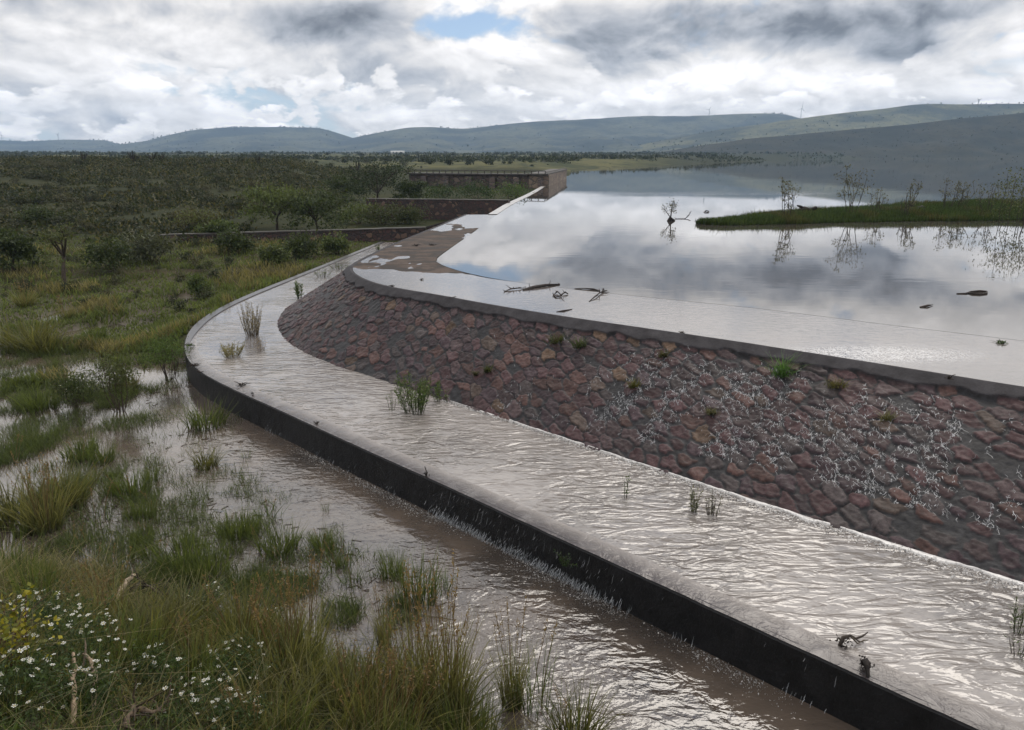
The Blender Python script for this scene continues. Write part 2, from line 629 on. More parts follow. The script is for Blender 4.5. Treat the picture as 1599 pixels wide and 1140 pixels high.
# --- stone face (crest edge down to toe): real raised stones set in mortar
NV = 176
FACE = strip(CRE, TOE, NV, Z2, Z1 - 0.10)
wid = np.linalg.norm(FACE[:, -1] - FACE[:, 0], axis=1)
Ug = np.repeat(SLEN[:, None], NV, 1)
Vg = np.linspace(0, 1, NV)[None, :] * wid[:, None]
du = np.gradient(FACE, axis=0)
dv = np.gradient(FACE, axis=1)
NRM = np.cross(dv, du)
NRM /= np.linalg.norm(NRM, axis=2)[..., None]
if NRM[300, 60, 2] < 0:
    NRM = -NRM


def voronoi(U, V, cu, cv, seed):
    """returns border distance, cell random, second random"""
    gu = U / cu
    gv = V / cv
    gu = gu + 0.5 * (np.floor(gv) % 2)
    iu = np.floor(gu)
    iv = np.floor(gv)
    best = np.full(U.shape, 9e9)
    sec = np.full(U.shape, 9e9)
    cid = np.zeros(U.shape)
    cid2 = np.zeros(U.shape)
    for a in (-2, -1, 0, 1, 2):
        for b in (-1, 0, 1):
            ju = iu + a
            jv = iv + b
            sh = 0.5 * ((jv % 2) - (iv % 2))
            su = ju + .5 + .62 * (_hash(ju, jv, seed) - .5) - sh
            sv = jv + .5 + .62 * (_hash(ju, jv, seed + 5) - .5)
            d = np.hypot((gu - su) * cu, (gv - sv) * cv) * (1.0 - .22 * _hash(ju, jv, seed + 31))
            r = _hash(ju, jv, seed + 9)
            r2 = _hash(ju, jv, seed + 13)
            nb = d < best
            sec = np.where(nb, best, np.minimum(sec, d))
            cid = np.where(nb, r, cid)
            cid2 = np.where(nb, r2, cid2)
            best = np.where(nb, d, best)
    return (sec - best) * .5, cid, cid2, best


wu = Ug + .35 * Vg + .20 * (fbm(Ug * 2.2, Vg * 2.2, 3, 3) - .5) + .15 * (fbm(Ug * 6, Vg * 6, 3, 8) - .5)
wv_ = Vg + .16 * (fbm(Ug * 2.2 + 40, Vg * 2.2, 3, 4) - .5) + .15 * (fbm(Ug * 6 + 9, Vg * 6, 3, 18) - .5)
bd_, cid, cid2, _c = voronoi(wu, wv_, .50, .33, 21)
gapw = -.014 + .072 * fbm(Ug * .8, Vg * .8, 2, 77)
capw = 0.44 + .10 * (fbm(Ug * 1.6, Ug * 0 + 3, 3, 50) - .5) * 2 + .10 * (vnoise(Ug * 3.1, Ug * 0, 51) - .5)
notcap = sstep(0, .05, Vg - capw)
prof = sstep(np.maximum(gapw, .003), np.maximum(gapw, .003) + .020, bd_) * notcap
present = (cid2 > .05)
prof = prof * present
amp = .010 + .024 * cid
fac = np.abs(fbm(wu * 2.6 + cid * 50, wv_ * 2.6, 2, 161) - .5) * 2
rough_n = fbm(Ug * 6, Vg * 6, 4, 60) - .5
tilt = ((_hash(np.floor(cid * 9999), np.floor(cid2 * 9999), 3) - .5) * (wv_ - np.floor(wv_ / .34) * .34 - .17) + (cid - .5) * (wu - np.floor(wu / .5) * .5 - .25)) * .0
hgt = prof * (amp + .036 * rough_n + .026 * fac + .05 * (np.floor(fbm(wu * 3.1 + cid * 70, wv_ * 3.1, 2, 163) * 5) / 5 - .5) + .02 * (fbm(Ug * 16, Vg * 16, 3, 160) - .5)) + .03 * (fbm(Ug * 9, Vg * 9, 3, 61) - .5) * notcap \
    + (1 - notcap) * (.085 + .012 * (fbm(Ug * 1.5, Vg * 1.5, 3, 62) - .5))
hgt = hgt * sstep(-.001, .10, Vg)
FV = FACE + NRM * hgt[..., None]
pal = np.array([(.135, .062, .066), (.12, .072, .075), (.165, .075, .06), (.10, .058, .07), (.21, .12, .062), (.15, .10, .075), (.11, .085, .085)])
wts = np.cumsum([.30, .22, .13, .19, .03, .05, .08])
ci = np.searchsorted(wts, np.clip(cid2 * 1.075 - .075, 0, .999))
pal = pal * .72 + pal.mean(1, keepdims=True) * np.array([[.30, .27, .28]])
scol = pal[ci] * .38 * (.62 + .75 * cid[..., None]) * (.78 + .5 * fbm(Ug * 5, Vg * 5, 4, 64))[..., None]
mort = np.array([.017, .017, .019]) * (.6 + .9 * fbm(Ug * 3, Vg * 3, 4, 65))[..., None]
capc = np.array([.040, .038, .041]) * (.75 + .5 * fbm(Ug * 1.2, Vg * 4, 4, 66))[..., None]
pc = sstep(.15, .6, prof)[..., None]
FC = (scol * pc + mort * (1 - pc)) * notcap[..., None] + capc * (1 - notcap[..., None])
# the stone facing and the smooth lip are two parts: split the sheet along the cap's lower edge
M_FACE = mat_plain('wet_masonry', None, .46, .45, 11, 1.0, .16, use_col=True, dist=.015)
M_LIP = mat_plain('damp_dark_concrete', None, .65, .35, 3, .7, .06, use_col=True, dist=.02)
Fall = grid_faces(NS, NV)
capq = (Vg < (capw + .03)[:])
cq = capq.reshape(-1)[Fall].all(axis=1)
for nm, sel, lab in (('stone_face', ~cq, None), ('concrete_lip', cq, None)):
    f = Fall[sel]
    used = np.unique(f)
    rm = np.full(NS * NV, -1)
    rm[used] = np.arange(len(used))
    o = mesh_np(nm, FV.reshape(-1, 3)[used] - DL, rm[f], M_FACE if nm == 'stone_face' else M_LIP, FC.reshape(-1, 3)[used], True, dam)

# --- crest slab, with upstream lip; top at the water level
UPL = np.array([(24, 10.0), (16.8, 14.0), (12.0, 17.9), (9.5, 19.8), (7.1, 21.9), (4.0, 23.8), (1.6, 25.5), (-0.5, 27.2), (-2.0, 29.3), (-3.05, 31.6), (-3.2, 32.9),
                (-2.95, 36.0), (-2.1, 46.0), (-1.1, 58.6)])
UPS, _ = smooth_line(UPL, 400, 2)


def line_from(P, n):
    s = np.concatenate([[0], np.cumsum(np.linalg.norm(np.diff(P, axis=0), axis=1))])
    u = np.linspace(0, s[-1], n)
    return np.stack([np.interp(u, s, P[:, k]) for k in range(2)], -1)


# crest slab with wet and dry patches
crest_in = line_from(CRE, 400)
slab_st = [(18.2, 6.7, 24, 10.0), (13.6, 10.7, 16.8, 14.0), (9.6, 14.1, 12.0, 17.9), (4.8, 18.2, 7.1, 21.9), (1.8, 20.45, 4.0, 23.8), (-.5, 22.4, 1.6, 25.5), (-2.3, 24.2, -.5, 27.2),
           (-3.5, 25.2, -1.3, 28.1), (-4.6, 26.4, -2.0, 29.3), (-5.4, 27.8, -2.6, 30.4), (-6.0, 29.3, -3.05, 31.6), (-6.3, 31.0, -3.2, 32.9), (-6.15, 33.5, -3.1, 34.5),
           (-5.75, 38.5, -2.8, 38.0), (-4.6, 47.5, -2.0, 47.0), (-3.3, 58.6, -1.1, 58.6)]
SL, _ = smooth_line(np.array(slab_st), 700, 2)
# snap the downstream side on the true crest line
from_c = CRE
dmat = ((SL[:, None, 0:2] - from_c[None, ::4, :]) ** 2).sum(-1)
SLc = from_c[::4][dmat.argmin(1)]
NVS = 40
S = strip(SLc, SL[:, 2:4], NVS, Z2 + .0, Z2 + .0)
sx, sy = S[..., 0], S[..., 1]
# gentle dish: dry where the slab stands above the film of water
dry = sstep(28.9, 30.2, sy + .5 * (fbm(sx * 2.5, sy * 1.2, 4, 190) - .5) + .6 * (fbm(sx * .8, sy * .3, 3, 90) - .5) * 2 + (sx + 4.6) * .25) * (1 - sstep(45, 49, sy + 6 * (fbm(sx * .5, sy * .12, 3, 91) - .5)))
S[..., 2] += -.012 + dry * (.022 + .012 * (fbm(sx * 2, sy * .6, 4, 92) - .5)) + .010 * (fbm(sx * 1.5, sy * .5, 4, 93) - .5) * sstep(27, 30, sy) + .040 * (fbm(sx * .9, sy * .35, 4, 94) - .47) * sstep(43, 47, sy)
S[..., 2] -= .055 * dry * sstep(.66, .71, fbm(sx * 1.3, sy * .45, 4, 95))
vv = np.linspace(0, 1, NVS)[None, :]
S[..., 2] += np.where(vv < .03, -.004, 0)
slab = mesh_np('crest_slab', S.reshape(-1, 3) - DL, grid_faces(700, NVS), M_CONC_DRY, None, True, dam)
# body skirt upstream side and narrow far sill
mb = MB()
SIL = [(-1.1, 58.6), (0.1, 72.0), (2.4, 90.0), (4.6, 112.6)]
SILd = [(-1.75, 58.6), (-.55, 72.0), (1.75, 90.0), (4.1, 112.6)]
A, _ = smooth_line(np.array([a + b for a, b in zip(SILd, SIL)]), 120, 1)
prof_pts = []
Vs = np.stack([np.column_stack([A[:, 0:2] - [1.2, 0], np.full(120, 0.9)]), np.column_stack([A[:, 0:2], np.full(120, Z2 + .03)]),
               np.column_stack([A[:, 2:4], np.full(120, Z2 + .03)]), np.column_stack([A[:, 2:4] + [.02, 0], np.full(120, 1.0)])], 1)
mb.add(Vs.reshape(-1, 3) - DL, grid_faces(120, 4))
mb.build('far_sill', mat_plain('pale_wet_concrete', (.34, .33, .32), .35, .2, 2, .2, .5), dam, smooth=False)

# ---------------------------------------------------------------- apron retaining wall
wall = tag(empty('retaining_wall', (float(OUT[500, 0]), float(OUT[500, 1]), 0)),
           'long low black retaining wall curving round the flooded shelf below the dam', 'wall')
WL = np.array(wall.location)
tan = np.gradient(OUT, axis=0)
tan /= np.linalg.norm(tan, axis=1)[:, None]
nin = np.stack([-tan[:, 1], tan[:, 0]], -1)          # candidate inward normal
sgn = np.sign(((TOE - OUT) * nin).sum(1))[:, None]
nin = nin * sgn
far_k = sstep(24.0, 29.0, OUT[:, 1])[:, None] * (OUT[:, 0:1] < -8)


def col3(P, z):
    return np.column_stack([P, np.broadcast_to(z, (len(P),))])


wob = (fbm(SLEN * 1.5, SLEN * 0, 3, 70) - .5)
kz0 = far_k[:, 0]
ez0 = .014 * (fbm(SLEN * 3.5, SLEN * 0, 3, 71) - .5)
rows = [col3(OUT, -0.7), col3(OUT + nin * .012 * wob[:, None], Z1 - .22), col3(OUT, Z1 - .07 + .10 * kz0 + ez0), col3(OUT + nin * .03, Z1 - .042 + .10 * kz0 + ez0)]
W = np.stack(rows, 1)
mesh_np('wall_face', W.reshape(-1, 3) - WL, grid_faces(NS, 4), M_BLACKWALL, None, False, wall)
kz = far_k[:, 0]
cw = .10 + .24 * kz
c0 = OUT + nin * .03
c1_ = OUT + nin * cw[:, None]
ez = .014 * (fbm(SLEN * 3.5, SLEN * 0, 3, 71) - .5)
top = np.stack([col3(c0, Z1 - .042 + ez + .10 * kz), col3(OUT + nin * .06, Z1 - .030 + ez + .085 * kz), col3(c1_ - nin * .02, Z1 - .022 + .06 * kz), col3(c1_ + nin * .03, Z1 - .2)], 1)
mesh_np('coping', top.reshape(-1, 3) - WL, grid_faces(NS, 4), M_CONC, None, False, wall)

# ---------------------------------------------------------------- water
def crest_foam(t, v):
    # foam skin spreading over the crest where it spills fastest
    c = at(1370, 552, Z2)
    mp = t.node('ShaderNodeMapping', {'Vector': v, 'Rotation': (0, 0, R(40)), 'Scale': (1, 1, 1)})
    rel = t.vm('SUBTRACT', v, (float(c[0]), float(c[1]), 0))
    mp2 = t.node('ShaderNodeMapping', {'Vector': rel, 'Rotation': (0, 0, R(42)), 'Scale': (.42, 1.1, 0)})
    ln = t.node('ShaderNodeVectorMath', {0: mp2.outputs[0]}, operation='LENGTH').outputs['Value']
    g = t.ss(ln, 0.3, 1.5, 1.0, 0.0)
    n1 = t.noise(mp.outputs[0], 7.0, 5, .6, 1.5)
    rd = t.m('ABSOLUTE', t.m('SUBTRACT', n1, .5))
    th = t.m('MULTIPLY', g, .055)
    f = t.ss(rd, t.m('MULTIPLY', th, .4), t.m('ADD', th, .001), 1.0, 0.0)
    return t.m('MULTIPLY', t.m('MULTIPLY', f, g), .75)


M_LAKE = mat_water('lake_water', (.048, .042, .038), (.062, .054, .048), 1.62, .02,
                   [(1, 2.0, 0, 0.8, 2, .0030, .3), (1, 1.6, .2, 4.0, 2, .0005, .3)],
                   wind=((.006, .035, 1), 2.0, .50, .62, .22))
M_CRESTW = mat_water('crest_water', (.085, .075, .070), (.115, .100, .092), 1.62, .03,
                     [(1, 1.6, .6, 3.5, 4, .0045, .6), (1, 1.6, .9, 14.0, 3, .0012, .3)], foam=crest_foam)
M_SHELF = mat_water('shelf_water', (.12, .107, .098), (.21, .190, .175), 1.7, .11,
                    [(.8, 2.1, .15, 1.9, 2, .115, 1.2), (1, 1.8, -.25, 5.0, 2, .020, .8), (1, 1.2, .4, 16.0, 2, .0014, .4)],
                    wind=((.30, .22, 1), 1.0, .36, .62, .25), calm=(0, -1, -33.0, -14.0, .30))
M_MARSH = mat_water('marsh_water', (.042, .035, .030), (.090, .070, .055), 1.75, .08,
                    [(1, 1.7, .5, 1.9, 3, .060, .8), (1, 1.4, -.1, 6.5, 3, .020, .5), (1, 1, 0, 18.0, 2, .002, .2)],
                    wind=((.16, .16, 1), 1.0, .40, .60, .25), calm=(1, 0, -9.5, -3.5, .10))


def ngon(name, P, z, mat):
    me = bpy.data.meshes.new(name)
    me.from_pydata([(float(a), float(b), z) for a, b in P], [], [list(range(len(P)))])
    me.update()
    me.materials.append(mat)
    o = bpy.data.objects.new(name, me)
    col.objects.link(o)
    if me.polygons[0].normal.z < 0:
        me.flip_normals()
    return tag(o, kind='structure')


LAKE_SHORE = [(4.6, 112.6), (5.2, 113.2), (10.2, 155), (14, 190), (19, 256), (60, 350), (114, 463), (190, 620), (283, 860), (600, 1150), (1100, 1300), (1700, 1200), (1900, 600),
              (1200, 200), (500, 60), (120, 0), (60, -12), (30, -4)]
LAKE_POLY = [tuple(p) for p in UPS[::6]] + [(-1.1, 58.6), (0.1, 72.0), (2.4, 90.0)] + LAKE_SHORE
LAKE_POLY2 = [tuple(p) for p in UPS[::6]] + [(-1.1, 58.6), (0.1, 72.0), (2.4, 90.0), (4.6, 113.0), (4, 160), (8, 300), (60, 500), (120, 900), (300, 1500), (2600, 1600), (3000, 300), (1200, 10), (120, -30), (30, -10)]
lake = ngon('lake_water', LAKE_POLY2, Z2, M_LAKE)
# thin film running over the crest slab
k = NVS
Wc = strip(SLc, SL[:, 2:4], 6, Z2 - .003, Z2 - .003)
film = mesh_np('crest_water', Wc.reshape(-1, 3), grid_faces(700, 6), M_CRESTW, None, True)
tag(film, kind='structure')
inn = OUT + nin * (.42 * (1 - kz) + .34 * kz)[:, None]
Ws = strip(inn, TOE + (TOE - CRE) * -.04, 8, Z1, Z1)
shelf = mesh_np('shelf_water', Ws.reshape(-1, 3), grid_faces(NS, 8), M_SHELF, None, True)
tag(shelf, kind='structure')
# the thin sheet gathering speed over the rim: along-flow streaks, concrete showing through
M_SHEET, t = new_mat('overflow_water')
cA = t.node('ShaderNodeVertexColor', layer_name='Col').outputs[0]
tc = t.node('ShaderNodeTexCoord')
n1 = t.noise(tc.outputs['Object'], 9.0, 4, .6, .8)
n2 = t.noise(tc.outputs['Object'], 3.0, 4, .6, .5)
c = t.mix(t.ss(n2, .48, .70, 0, .3), cA, (.26, .245, .235, 1))
bp = t.node('ShaderNodeBump', {'Height': t.m('ADD', t.m('MULTIPLY', n1, .005), t.m('MULTIPLY', n2, .035)), 'Strength': 1.0, 'Distance': 1.0})
t.node('ShaderNodeOutputMaterial', {'Surface': t.node('ShaderNodeBsdfPrincipled', {'Base Color': c, 'Roughness': .16, 'IOR': 1.36, 'Normal': bp})})
edge = OUT + nin * (.012 * (1 - kz) + (cw - .02) * kz)[:, None]
nvs = 9
kk = np.linspace(0, 1, nvs)[None, :, None]
SH = edge[:, None, :] * (1 - kk) + inn[:, None, :] * kk
zz = Z1 - .034 * (1 - kk[..., 0]) ** 2 * (1 - kz)[:, None] + (ez * (1 - kz))[:, None] * (1 - kk[..., 0])
SHV = np.concatenate([SH, zz[..., None]], 2)
ccol = np.array([.045, .038, .040])[None, None] * (1 - kk ** 1.7) + np.array([.20, .18, .165])[None, None] * kk ** 1.7
ccol = np.broadcast_to(ccol, (NS, nvs, 3)) * (.8 + .4 * fbm(SLEN[:, None] * 5, kk[0, :, 0][None] * 1.5, 3, 73))[..., None]
tag(mesh_np('overflow_water', SHV.reshape(-1, 3), grid_faces(NS, nvs), M_SHEET, ccol.reshape(-1, 3), True), kind='structure')

# ---------------------------------------------------------------- terrain
def seg_dist(px, py, poly, closed=False):
    P = np.asarray(poly, float)
    if closed:
        P = np.vstack([P, P[:1]])
    d = np.full(px.shape, 1e12)
    for a, b in zip(P[:-1], P[1:]):
        ab = b - a
        t = np.clip(((px - a[0]) * ab[0] + (py - a[1]) * ab[1]) / (ab @ ab + 1e-9), 0, 1)
        d = np.minimum(d, (px - a[0] - t * ab[0]) ** 2 + (py - a[1] - t * ab[1]) ** 2)
    return np.sqrt(d)


def inside(px, py, poly):
    P = np.asarray(poly, float)
    r = np.zeros(px.shape, bool)
    x1, y1 = P[-1]
    for x2, y2 in P:
        c = ((y1 > py) != (y2 > py))
        with np.errstate(divide='ignore', invalid='ignore'):
            xi = (x2 - x1) * (py - y1) / (y2 - y1 + 1e-12) + x1
        r ^= c & (px < xi)
        x1, y1 = x2, y2
    return r


BANK = [(-40, 19.0), (-24, 16.2), (-13.5, 13.4), (-10, 12.7), (-7.0, 12.3), (-4.6, 11.3), (-2.6, 10.0), (-.6, 8.5), (.9, 7.7), (2.2, 6.4), (5.5, 3.4), (9.5, -.2), (12, -3), (15, -40), (-40, -40)]
DAMPOLY = [tuple(p) for p in (OUT + nin * .12)[::25]] + [(-9.8, 58.6), (-3.3, 58.6)] + [tuple(p) for p in CRE[::-25]]
PUDDLES = [(100, 492, 34, 17), (120, 520, 22, 14), (180, 511, 26, 6), (286, 469, 30, 7), (300, 500, 14, 5), (205, 545, 45, 14), (275, 562, 18, 16), (120, 560, 26, 10), (255, 590, 30, 14), (130, 590, 30, 8)]
PUDDLES += [(150, 655, 120, 16), (20, 660, 60, 12), (240, 625, 30, 22), (285, 530, 14, 22), (230, 510, 20, 5), (90, 700, 60, 16)]
LANDS = [(55, 600, 80, 20, .16), (190, 612, 42, 18, .14), (320, 636, 30, 12, .12), (330, 705, 20, 8, .06), (60, 790, 60, 22, .14), (30, 700, 60, 16, .1), (270, 560, 20, 10, .1)]


def height(x, y):
    r = np.hypot(x, y)
    az = np.degrees(np.arctan2(x, y))
    # lowland profile away from the camera
    low = np.interp(y, [-50, 18, 22, 26, 31, 45, 60, 80, 110, 150, 300, 1200, 3500, 9000], [-.2, -.17, -.13, -.05, .10, .40, .75, 1.4, 2.2, 3.5, 4.6, 10, 20, 30])
    hill = np.interp(r, [0, 58, 66, 80, 100, 130, 175, 215, 330, 1200, 3500, 9000], [0, .75, 1.0, 1.9, 3.15, 4.6, 6.25, 5.9, 5.2, 10, 20, 30])
    hk = 1 - sstep(-17, -10.5, az)
    z = np.where(y > 45, low * (1 - hk) + hill * hk, low)
    amp_ = np.interp(r, [0, 20, 60, 150, 400, 3000], [.12, .16, .35, .9, 1.6, 5])
    frq = np.interp(r, [0, 60, 400, 3000], [.5, .25, .05, .01])
    z = z + amp_ * (fbm(x * .45, y * .45, 4, 100) - .5) * (r < 60) + amp_ * (fbm(x * .06, y * .06, 4, 101) - .5) * (r >= 60) * sstep(60, 80, r)
    z = z + (.10 * (fbm(x * 1.6, y * 1.6, 3, 107) - .5)) * (r < 70)
    for (a, b, ra, rb) in PUDDLES:
        cx, cy = at(a, b, 0.0)
        rx = abs(float(at(a + ra, b, 0.0)[0] - cx))
        ry = abs(float(at(a, b + rb, 0.0)[1] - cy))
        g = np.exp(-(((x - cx) / rx) ** 2 + ((y - cy) / ry) ** 2) ** 2)
        z = z * (1 - g) + g * np.minimum(z, -.10)
    for (a, b, ra, rb, hh) in LANDS:
        cx, cy = at(a, b, 0.0)
        rx = abs(float(at(a + ra, b, 0.0)[0] - cx))
        ry = abs(float(at(a, b + rb, 0.0)[1] - cy))
        z = z + hh * np.exp(-(((x - cx) / rx) ** 2 + ((y - cy) / ry) ** 2))
    # land meets the back of the retaining wall just under its coping
    near = np.exp(-(seg_dist(x, y, OUT[::20][OUT[::20, 1] > 29]) / 2.2) ** 2) * (y > 27) * (y < 60)
    z = z * (1 - near) + near * (Z1 - .10)
    # embankment on which the camera stands
    ib = inside(x, y, BANK)
    d = np.where(ib, seg_dist(x, y, BANK[:-2]), 0)
    bz = np.minimum(.32 * d + .042 * d * d, 5.25) + .14 * (fbm(x * .9, y * .9, 4, 111) - .5) * np.minimum(d, 1)
    z = np.where(ib, np.maximum(z, 0) * 0 + bz - .08, z)
    # lake basin
    il = inside(x, y, LAKE_POLY)
    dl = seg_dist(x, y, LAKE_SHORE)
    z = np.where(il, Z2 - .05 - np.minimum(dl * .08, 3.3), z)
    sh = np.clip(1 - dl / np.maximum(8, r * .06), 0, 1) * (~il) * (y > 130)
    z = z * (1 - sh) + sh * (Z2 + .02)
    # under the dam and shelf
    idm = inside(x, y, DAMPOLY)
    z = np.where(idm, np.minimum(z, -.4), z)
    ind = inside(x, y, [tuple(p) for p in CRE[::25]] + [(-3.3, 58.6), (-1.1, 58.6)] + [tuple(p) for p in UPS[::-20]])
    z = np.where(ind, -.5, z)
    # right-hand end: the lake rim
    return z


az_in = np.linspace(-44, 44, 340)
az_out = np.linspace(44, 316, 60)[1:-1]
azs = np.radians(np.concatenate([az_in, az_out]))
rs = np.concatenate([np.linspace(.6, 3.2, 8)[:-1], 3.2 * 1.0225 ** np.arange(0, 358)])
AZ, RR = np.meshgrid(azs, rs, indexing='ij')
TX, TY = RR * np.sin(AZ), RR * np.cos(AZ)
TZ = height(TX, TY)


def terrain_z(x, y):
    return height(np.asarray(x, float), np.asarray(y, float))


def mat_ground():
    m, t = new_mat('ground')
    g = t.node('ShaderNodeNewGeometry')
    v = g.outputs['Position']
    sep = t.node('ShaderNodeSeparateXYZ', {0: v})
    z = sep.outputs[2]
    n1 = t.noise(v, .9, 6, .6)
    n2 = t.noise(v, .09, 6, .6)
    n3 = t.noise(v, 5, 5, .7)
    near = t.mix(t.ss(n1, .4, .62), (.042, .034, .022, 1), (.045, .052, .02, 1))
    near = t.mix(t.ss(n3, .45, .75), near, (.10, .078, .05, 1))
    mid = t.mix(t.ss(n1, .4, .6), (.024, .029, .013, 1), (.042, .042, .019, 1))
    mid = t.mix(t.ss(n2, .42, .6), mid, (.03, .034, .018, 1))
    # dry grass plain beyond the scrub, with darker scrub patches
    mp = t.node('ShaderNodeMapping', {'Vector': v, 'Scale': (1, .5, 0)})
    n4 = t.noise(mp.outputs[0], .02, 8, .62)
    n5 = t.noise(mp.outputs[0], .12, 6, .7)
    far = t.mix(t.ss(n4, .44, .60), (.095, .092, .042, 1), (.042, .050, .025, 1))
    far = t.mix(t.ss(n5, .50, .62), far, (.030, .038, .020, 1))
    ln = t.node('ShaderNodeVectorMath', {0: v}, operation='LENGTH').outputs['Value']
    c = t.mix(t.ss(ln, 45, 70), near, mid)
    far = t.mix(t.ss(t.m('ADD', sep.outputs[0], t.m('MULTIPLY', n4, 120.0)), 90, 190, 0, .85), far, (.022, .027, .016, 1))
    c = t.mix(t.ss(ln, 185, 240), c, far)
    wet = t.ss(z, .02, .25, 1.0, 0.0)
    c = t.mix(t.m('MULTIPLY', wet, .5), c, (.05, .035, .025, 1))
    bp = t.node('ShaderNodeBump', {'Height': t.m('ADD', n1, n3), 'Strength': .6, 'Distance': .08})
    p = t.node('ShaderNodeBsdfPrincipled', {'Base Color': c, 'Roughness': t.m('SUBTRACT', .9, t.m('MULTIPLY', wet, .4)), 'Specular IOR Level': t.ss(ln, 30, 55, .3, .04), 'Normal': bp})
    t.node('ShaderNodeOutputMaterial', {'Surface': p})
    return m


M_GROUND = mat_ground()
na, nr = TX.shape
Fg = grid_faces(na, nr)
# close the ring
j = np.arange(nr - 1)
Fc = np.stack([(na - 1) * nr + j, j, j + 1, (na - 1) * nr + j + 1], -1)
Vt = np.stack([TX, TY, TZ], -1).reshape(-1, 3)
ctr = len(Vt)
Vt = np.vstack([Vt, [[0, 0, 5.2]]])
i = np.arange(na)
Fk = np.stack([i * nr, ((i + 1) % na) * nr, np.full(na, ctr)], -1)
ground = mesh_np('ground', Vt, [np.vstack([Fg, Fc]), Fk], M_GROUND, None, True)
if ground.data.polygons[5000].normal.z < 0:
    ground.data.flip_normals()
tag(ground, kind='structure')
marsh = ngon('marsh_water', [(-60, -2), (-60, 44), (-11.5, 44)] + [tuple(p) for p in (OUT + nin * .05)[::-20] if p[1] < 44] + [(12, 0), (10, -3)], 0.0, M_MARSH)

# ---------------------------------------------------------------- distant hills
def mat_hill(name, c1, c2, c3, s=1.0):
    m, t = new_mat(name)
    g = t.node('ShaderNodeNewGeometry')
    v = g.outputs['Position']
    n1 = t.noise(v, .004 * s, 7, .6)
    n2 = t.noise(v, .03 * s, 6, .7)
    vo = t.node('ShaderNodeTexVoronoi', {'Vector': v, 'Scale': .06 * s})
    c = t.mix(t.ss(n1, .42, .60), c1 + (1,), c2 + (1,))  # broad lighter patches painted into the scrub colour as sunlit slopes
    c = t.mix(t.ss(n2, .5, .66), c, c3 + (1,))
    c = t.mix(t.ss(vo.outputs['Distance'], .18, .34, .8, 0), c, tuple(x * .45 for x in c3) + (1,))
    p = t.node('ShaderNodeBsdfPrincipled', {'Base Color': c, 'Roughness': .95, 'Specular IOR Level': .1})
    t.node('ShaderNodeOutputMaterial', {'Surface': p})
    return m


HM1 = mat_hill('far_hill_scrub_sun_patches', (.022, .032, .024), (.085, .092, .058), (.018, .026, .020))
HM2 = mat_hill('mid_hill_scrub_sun_patches', (.026, .033, .016), (.11, .11, .052), (.018, .024, .014), 1.6)
HM3 = mat_hill('near_hill_scrub', (.014, .018, .011), (.030, .030, .017), (.008, .010, .007), 2.4)


def ridge(name, prof_px, Dr, Df, mat, seed, back=900, rough=1.0, zb=2.0):
    xs = np.array([p[0] for p in prof_px], float)
    ys = np.array([p[1] for p in prof_px], float)
    n = 260
    px = np.linspace(xs[0], xs[-1], n)
    yy = np.interp(px, xs, ys)
    kk = np.ones(9) / 9
    yy = np.convolve(np.pad(yy, 4, mode='edge'), kk, 'valid')
    azr = np.arctan((px - 799.5) / FPX * math.cos(PITCH))
    # elevation of ridge line
    el = np.arctan((570 - yy) / FPX * np.cos(np.arctan((px - 799.5) / FPX)) * 1.0) - PITCH
    dirx = (px - 799.5) / FPX
    d1 = COSP + (570 - yy) / FPX * SINP
    d2 = -SINP + (570 - yy) / FPX * COSP
    tr = Dr / d1
    X0, Z0 = dirx * tr, CAM_H + d2 * tr
    nf = 46
    f = np.linspace(0, 1, nf)
    V = np.zeros((n, nf + 14, 3))
    for k in range(nf):
        q = f[k]
        D = Df + (Dr - Df) * q
        s_ = (q ** 1.35) * (1 - .12 * math.sin(math.pi * q))
        X = X0 * D / Dr
        g = fbm(px * .022 + q * 1.2, np.full(n, q * 2.6), 5, seed) - .5
        bulge = math.sin(math.pi * q)
        V[:, k] = np.stack([X, np.full(n, D), zb + (Z0 - zb) * np.clip(s_ + rough * .30 * g * bulge, -.1, 1.0)], -1)
    for k in range(14):
        q = (k + 1) / 14
        V[:, nf + k] = np.stack([X0 * (1 + back * q / Dr), np.full(n, Dr + back * q), Z0 - (Z0 - zb) * q ** 1.6 - 2 * q], -1)
    V[..., 2] += (fbm(V[..., 0] * .02, V[..., 1] * .02, 3, seed + 3) - .5) * 2.0 * rough
    o = mesh_np(name, V.reshape(-1, 3), grid_faces(n, nf + 14), mat, None, True)
    if o.data.polygons[3000].normal.z < 0:
        o.data.flip_normals()
    return tag(o, kind='structure')


ridge('hills', [(-200, 224), (0, 219), (40, 221), (100, 218), (165, 219), (190, 226), (240, 238), (300, 240)], 3900, 2600, HM1, 5, 400)
ridge('hills', [(60, 241), (185, 226), (230, 220), (262, 211), (300, 203), (350, 199), (430, 198), (500, 200), (525, 207), (555, 217), (620, 230), (700, 238)], 3500, 2100, HM1, 15, 600)
ridge('hills', [(380, 240), (500, 226), (553, 215), (600, 205), (645, 198), (690, 199), (722, 202), (760, 197), (830, 190), (900, 187), (1000, 181), (1080, 181.5), (1150, 178), (1200, 177), (1232, 178), (1262, 190), (1400, 215), (1600, 235)], 3300, 1900, HM1, 25, 600)
ridge('hills', [(930, 242), (1020, 222), (1100, 206), (1200, 192), (1250, 185), (1300, 178), (1350, 173), (1400, 167), (1440, 162), (1500, 163), (1599, 162), (1800, 158), (2200, 170), (2600, 200)], 2400, 1500, HM2, 35, 800)
ridge('hills', [(980, 244), (1060, 233), (1150, 219), (1300, 205), (1400, 196), (1500, 185), (1599, 176), (1800, 165), (2200, 175), (2600, 200)], 1350, 990, HM3, 45, 500)

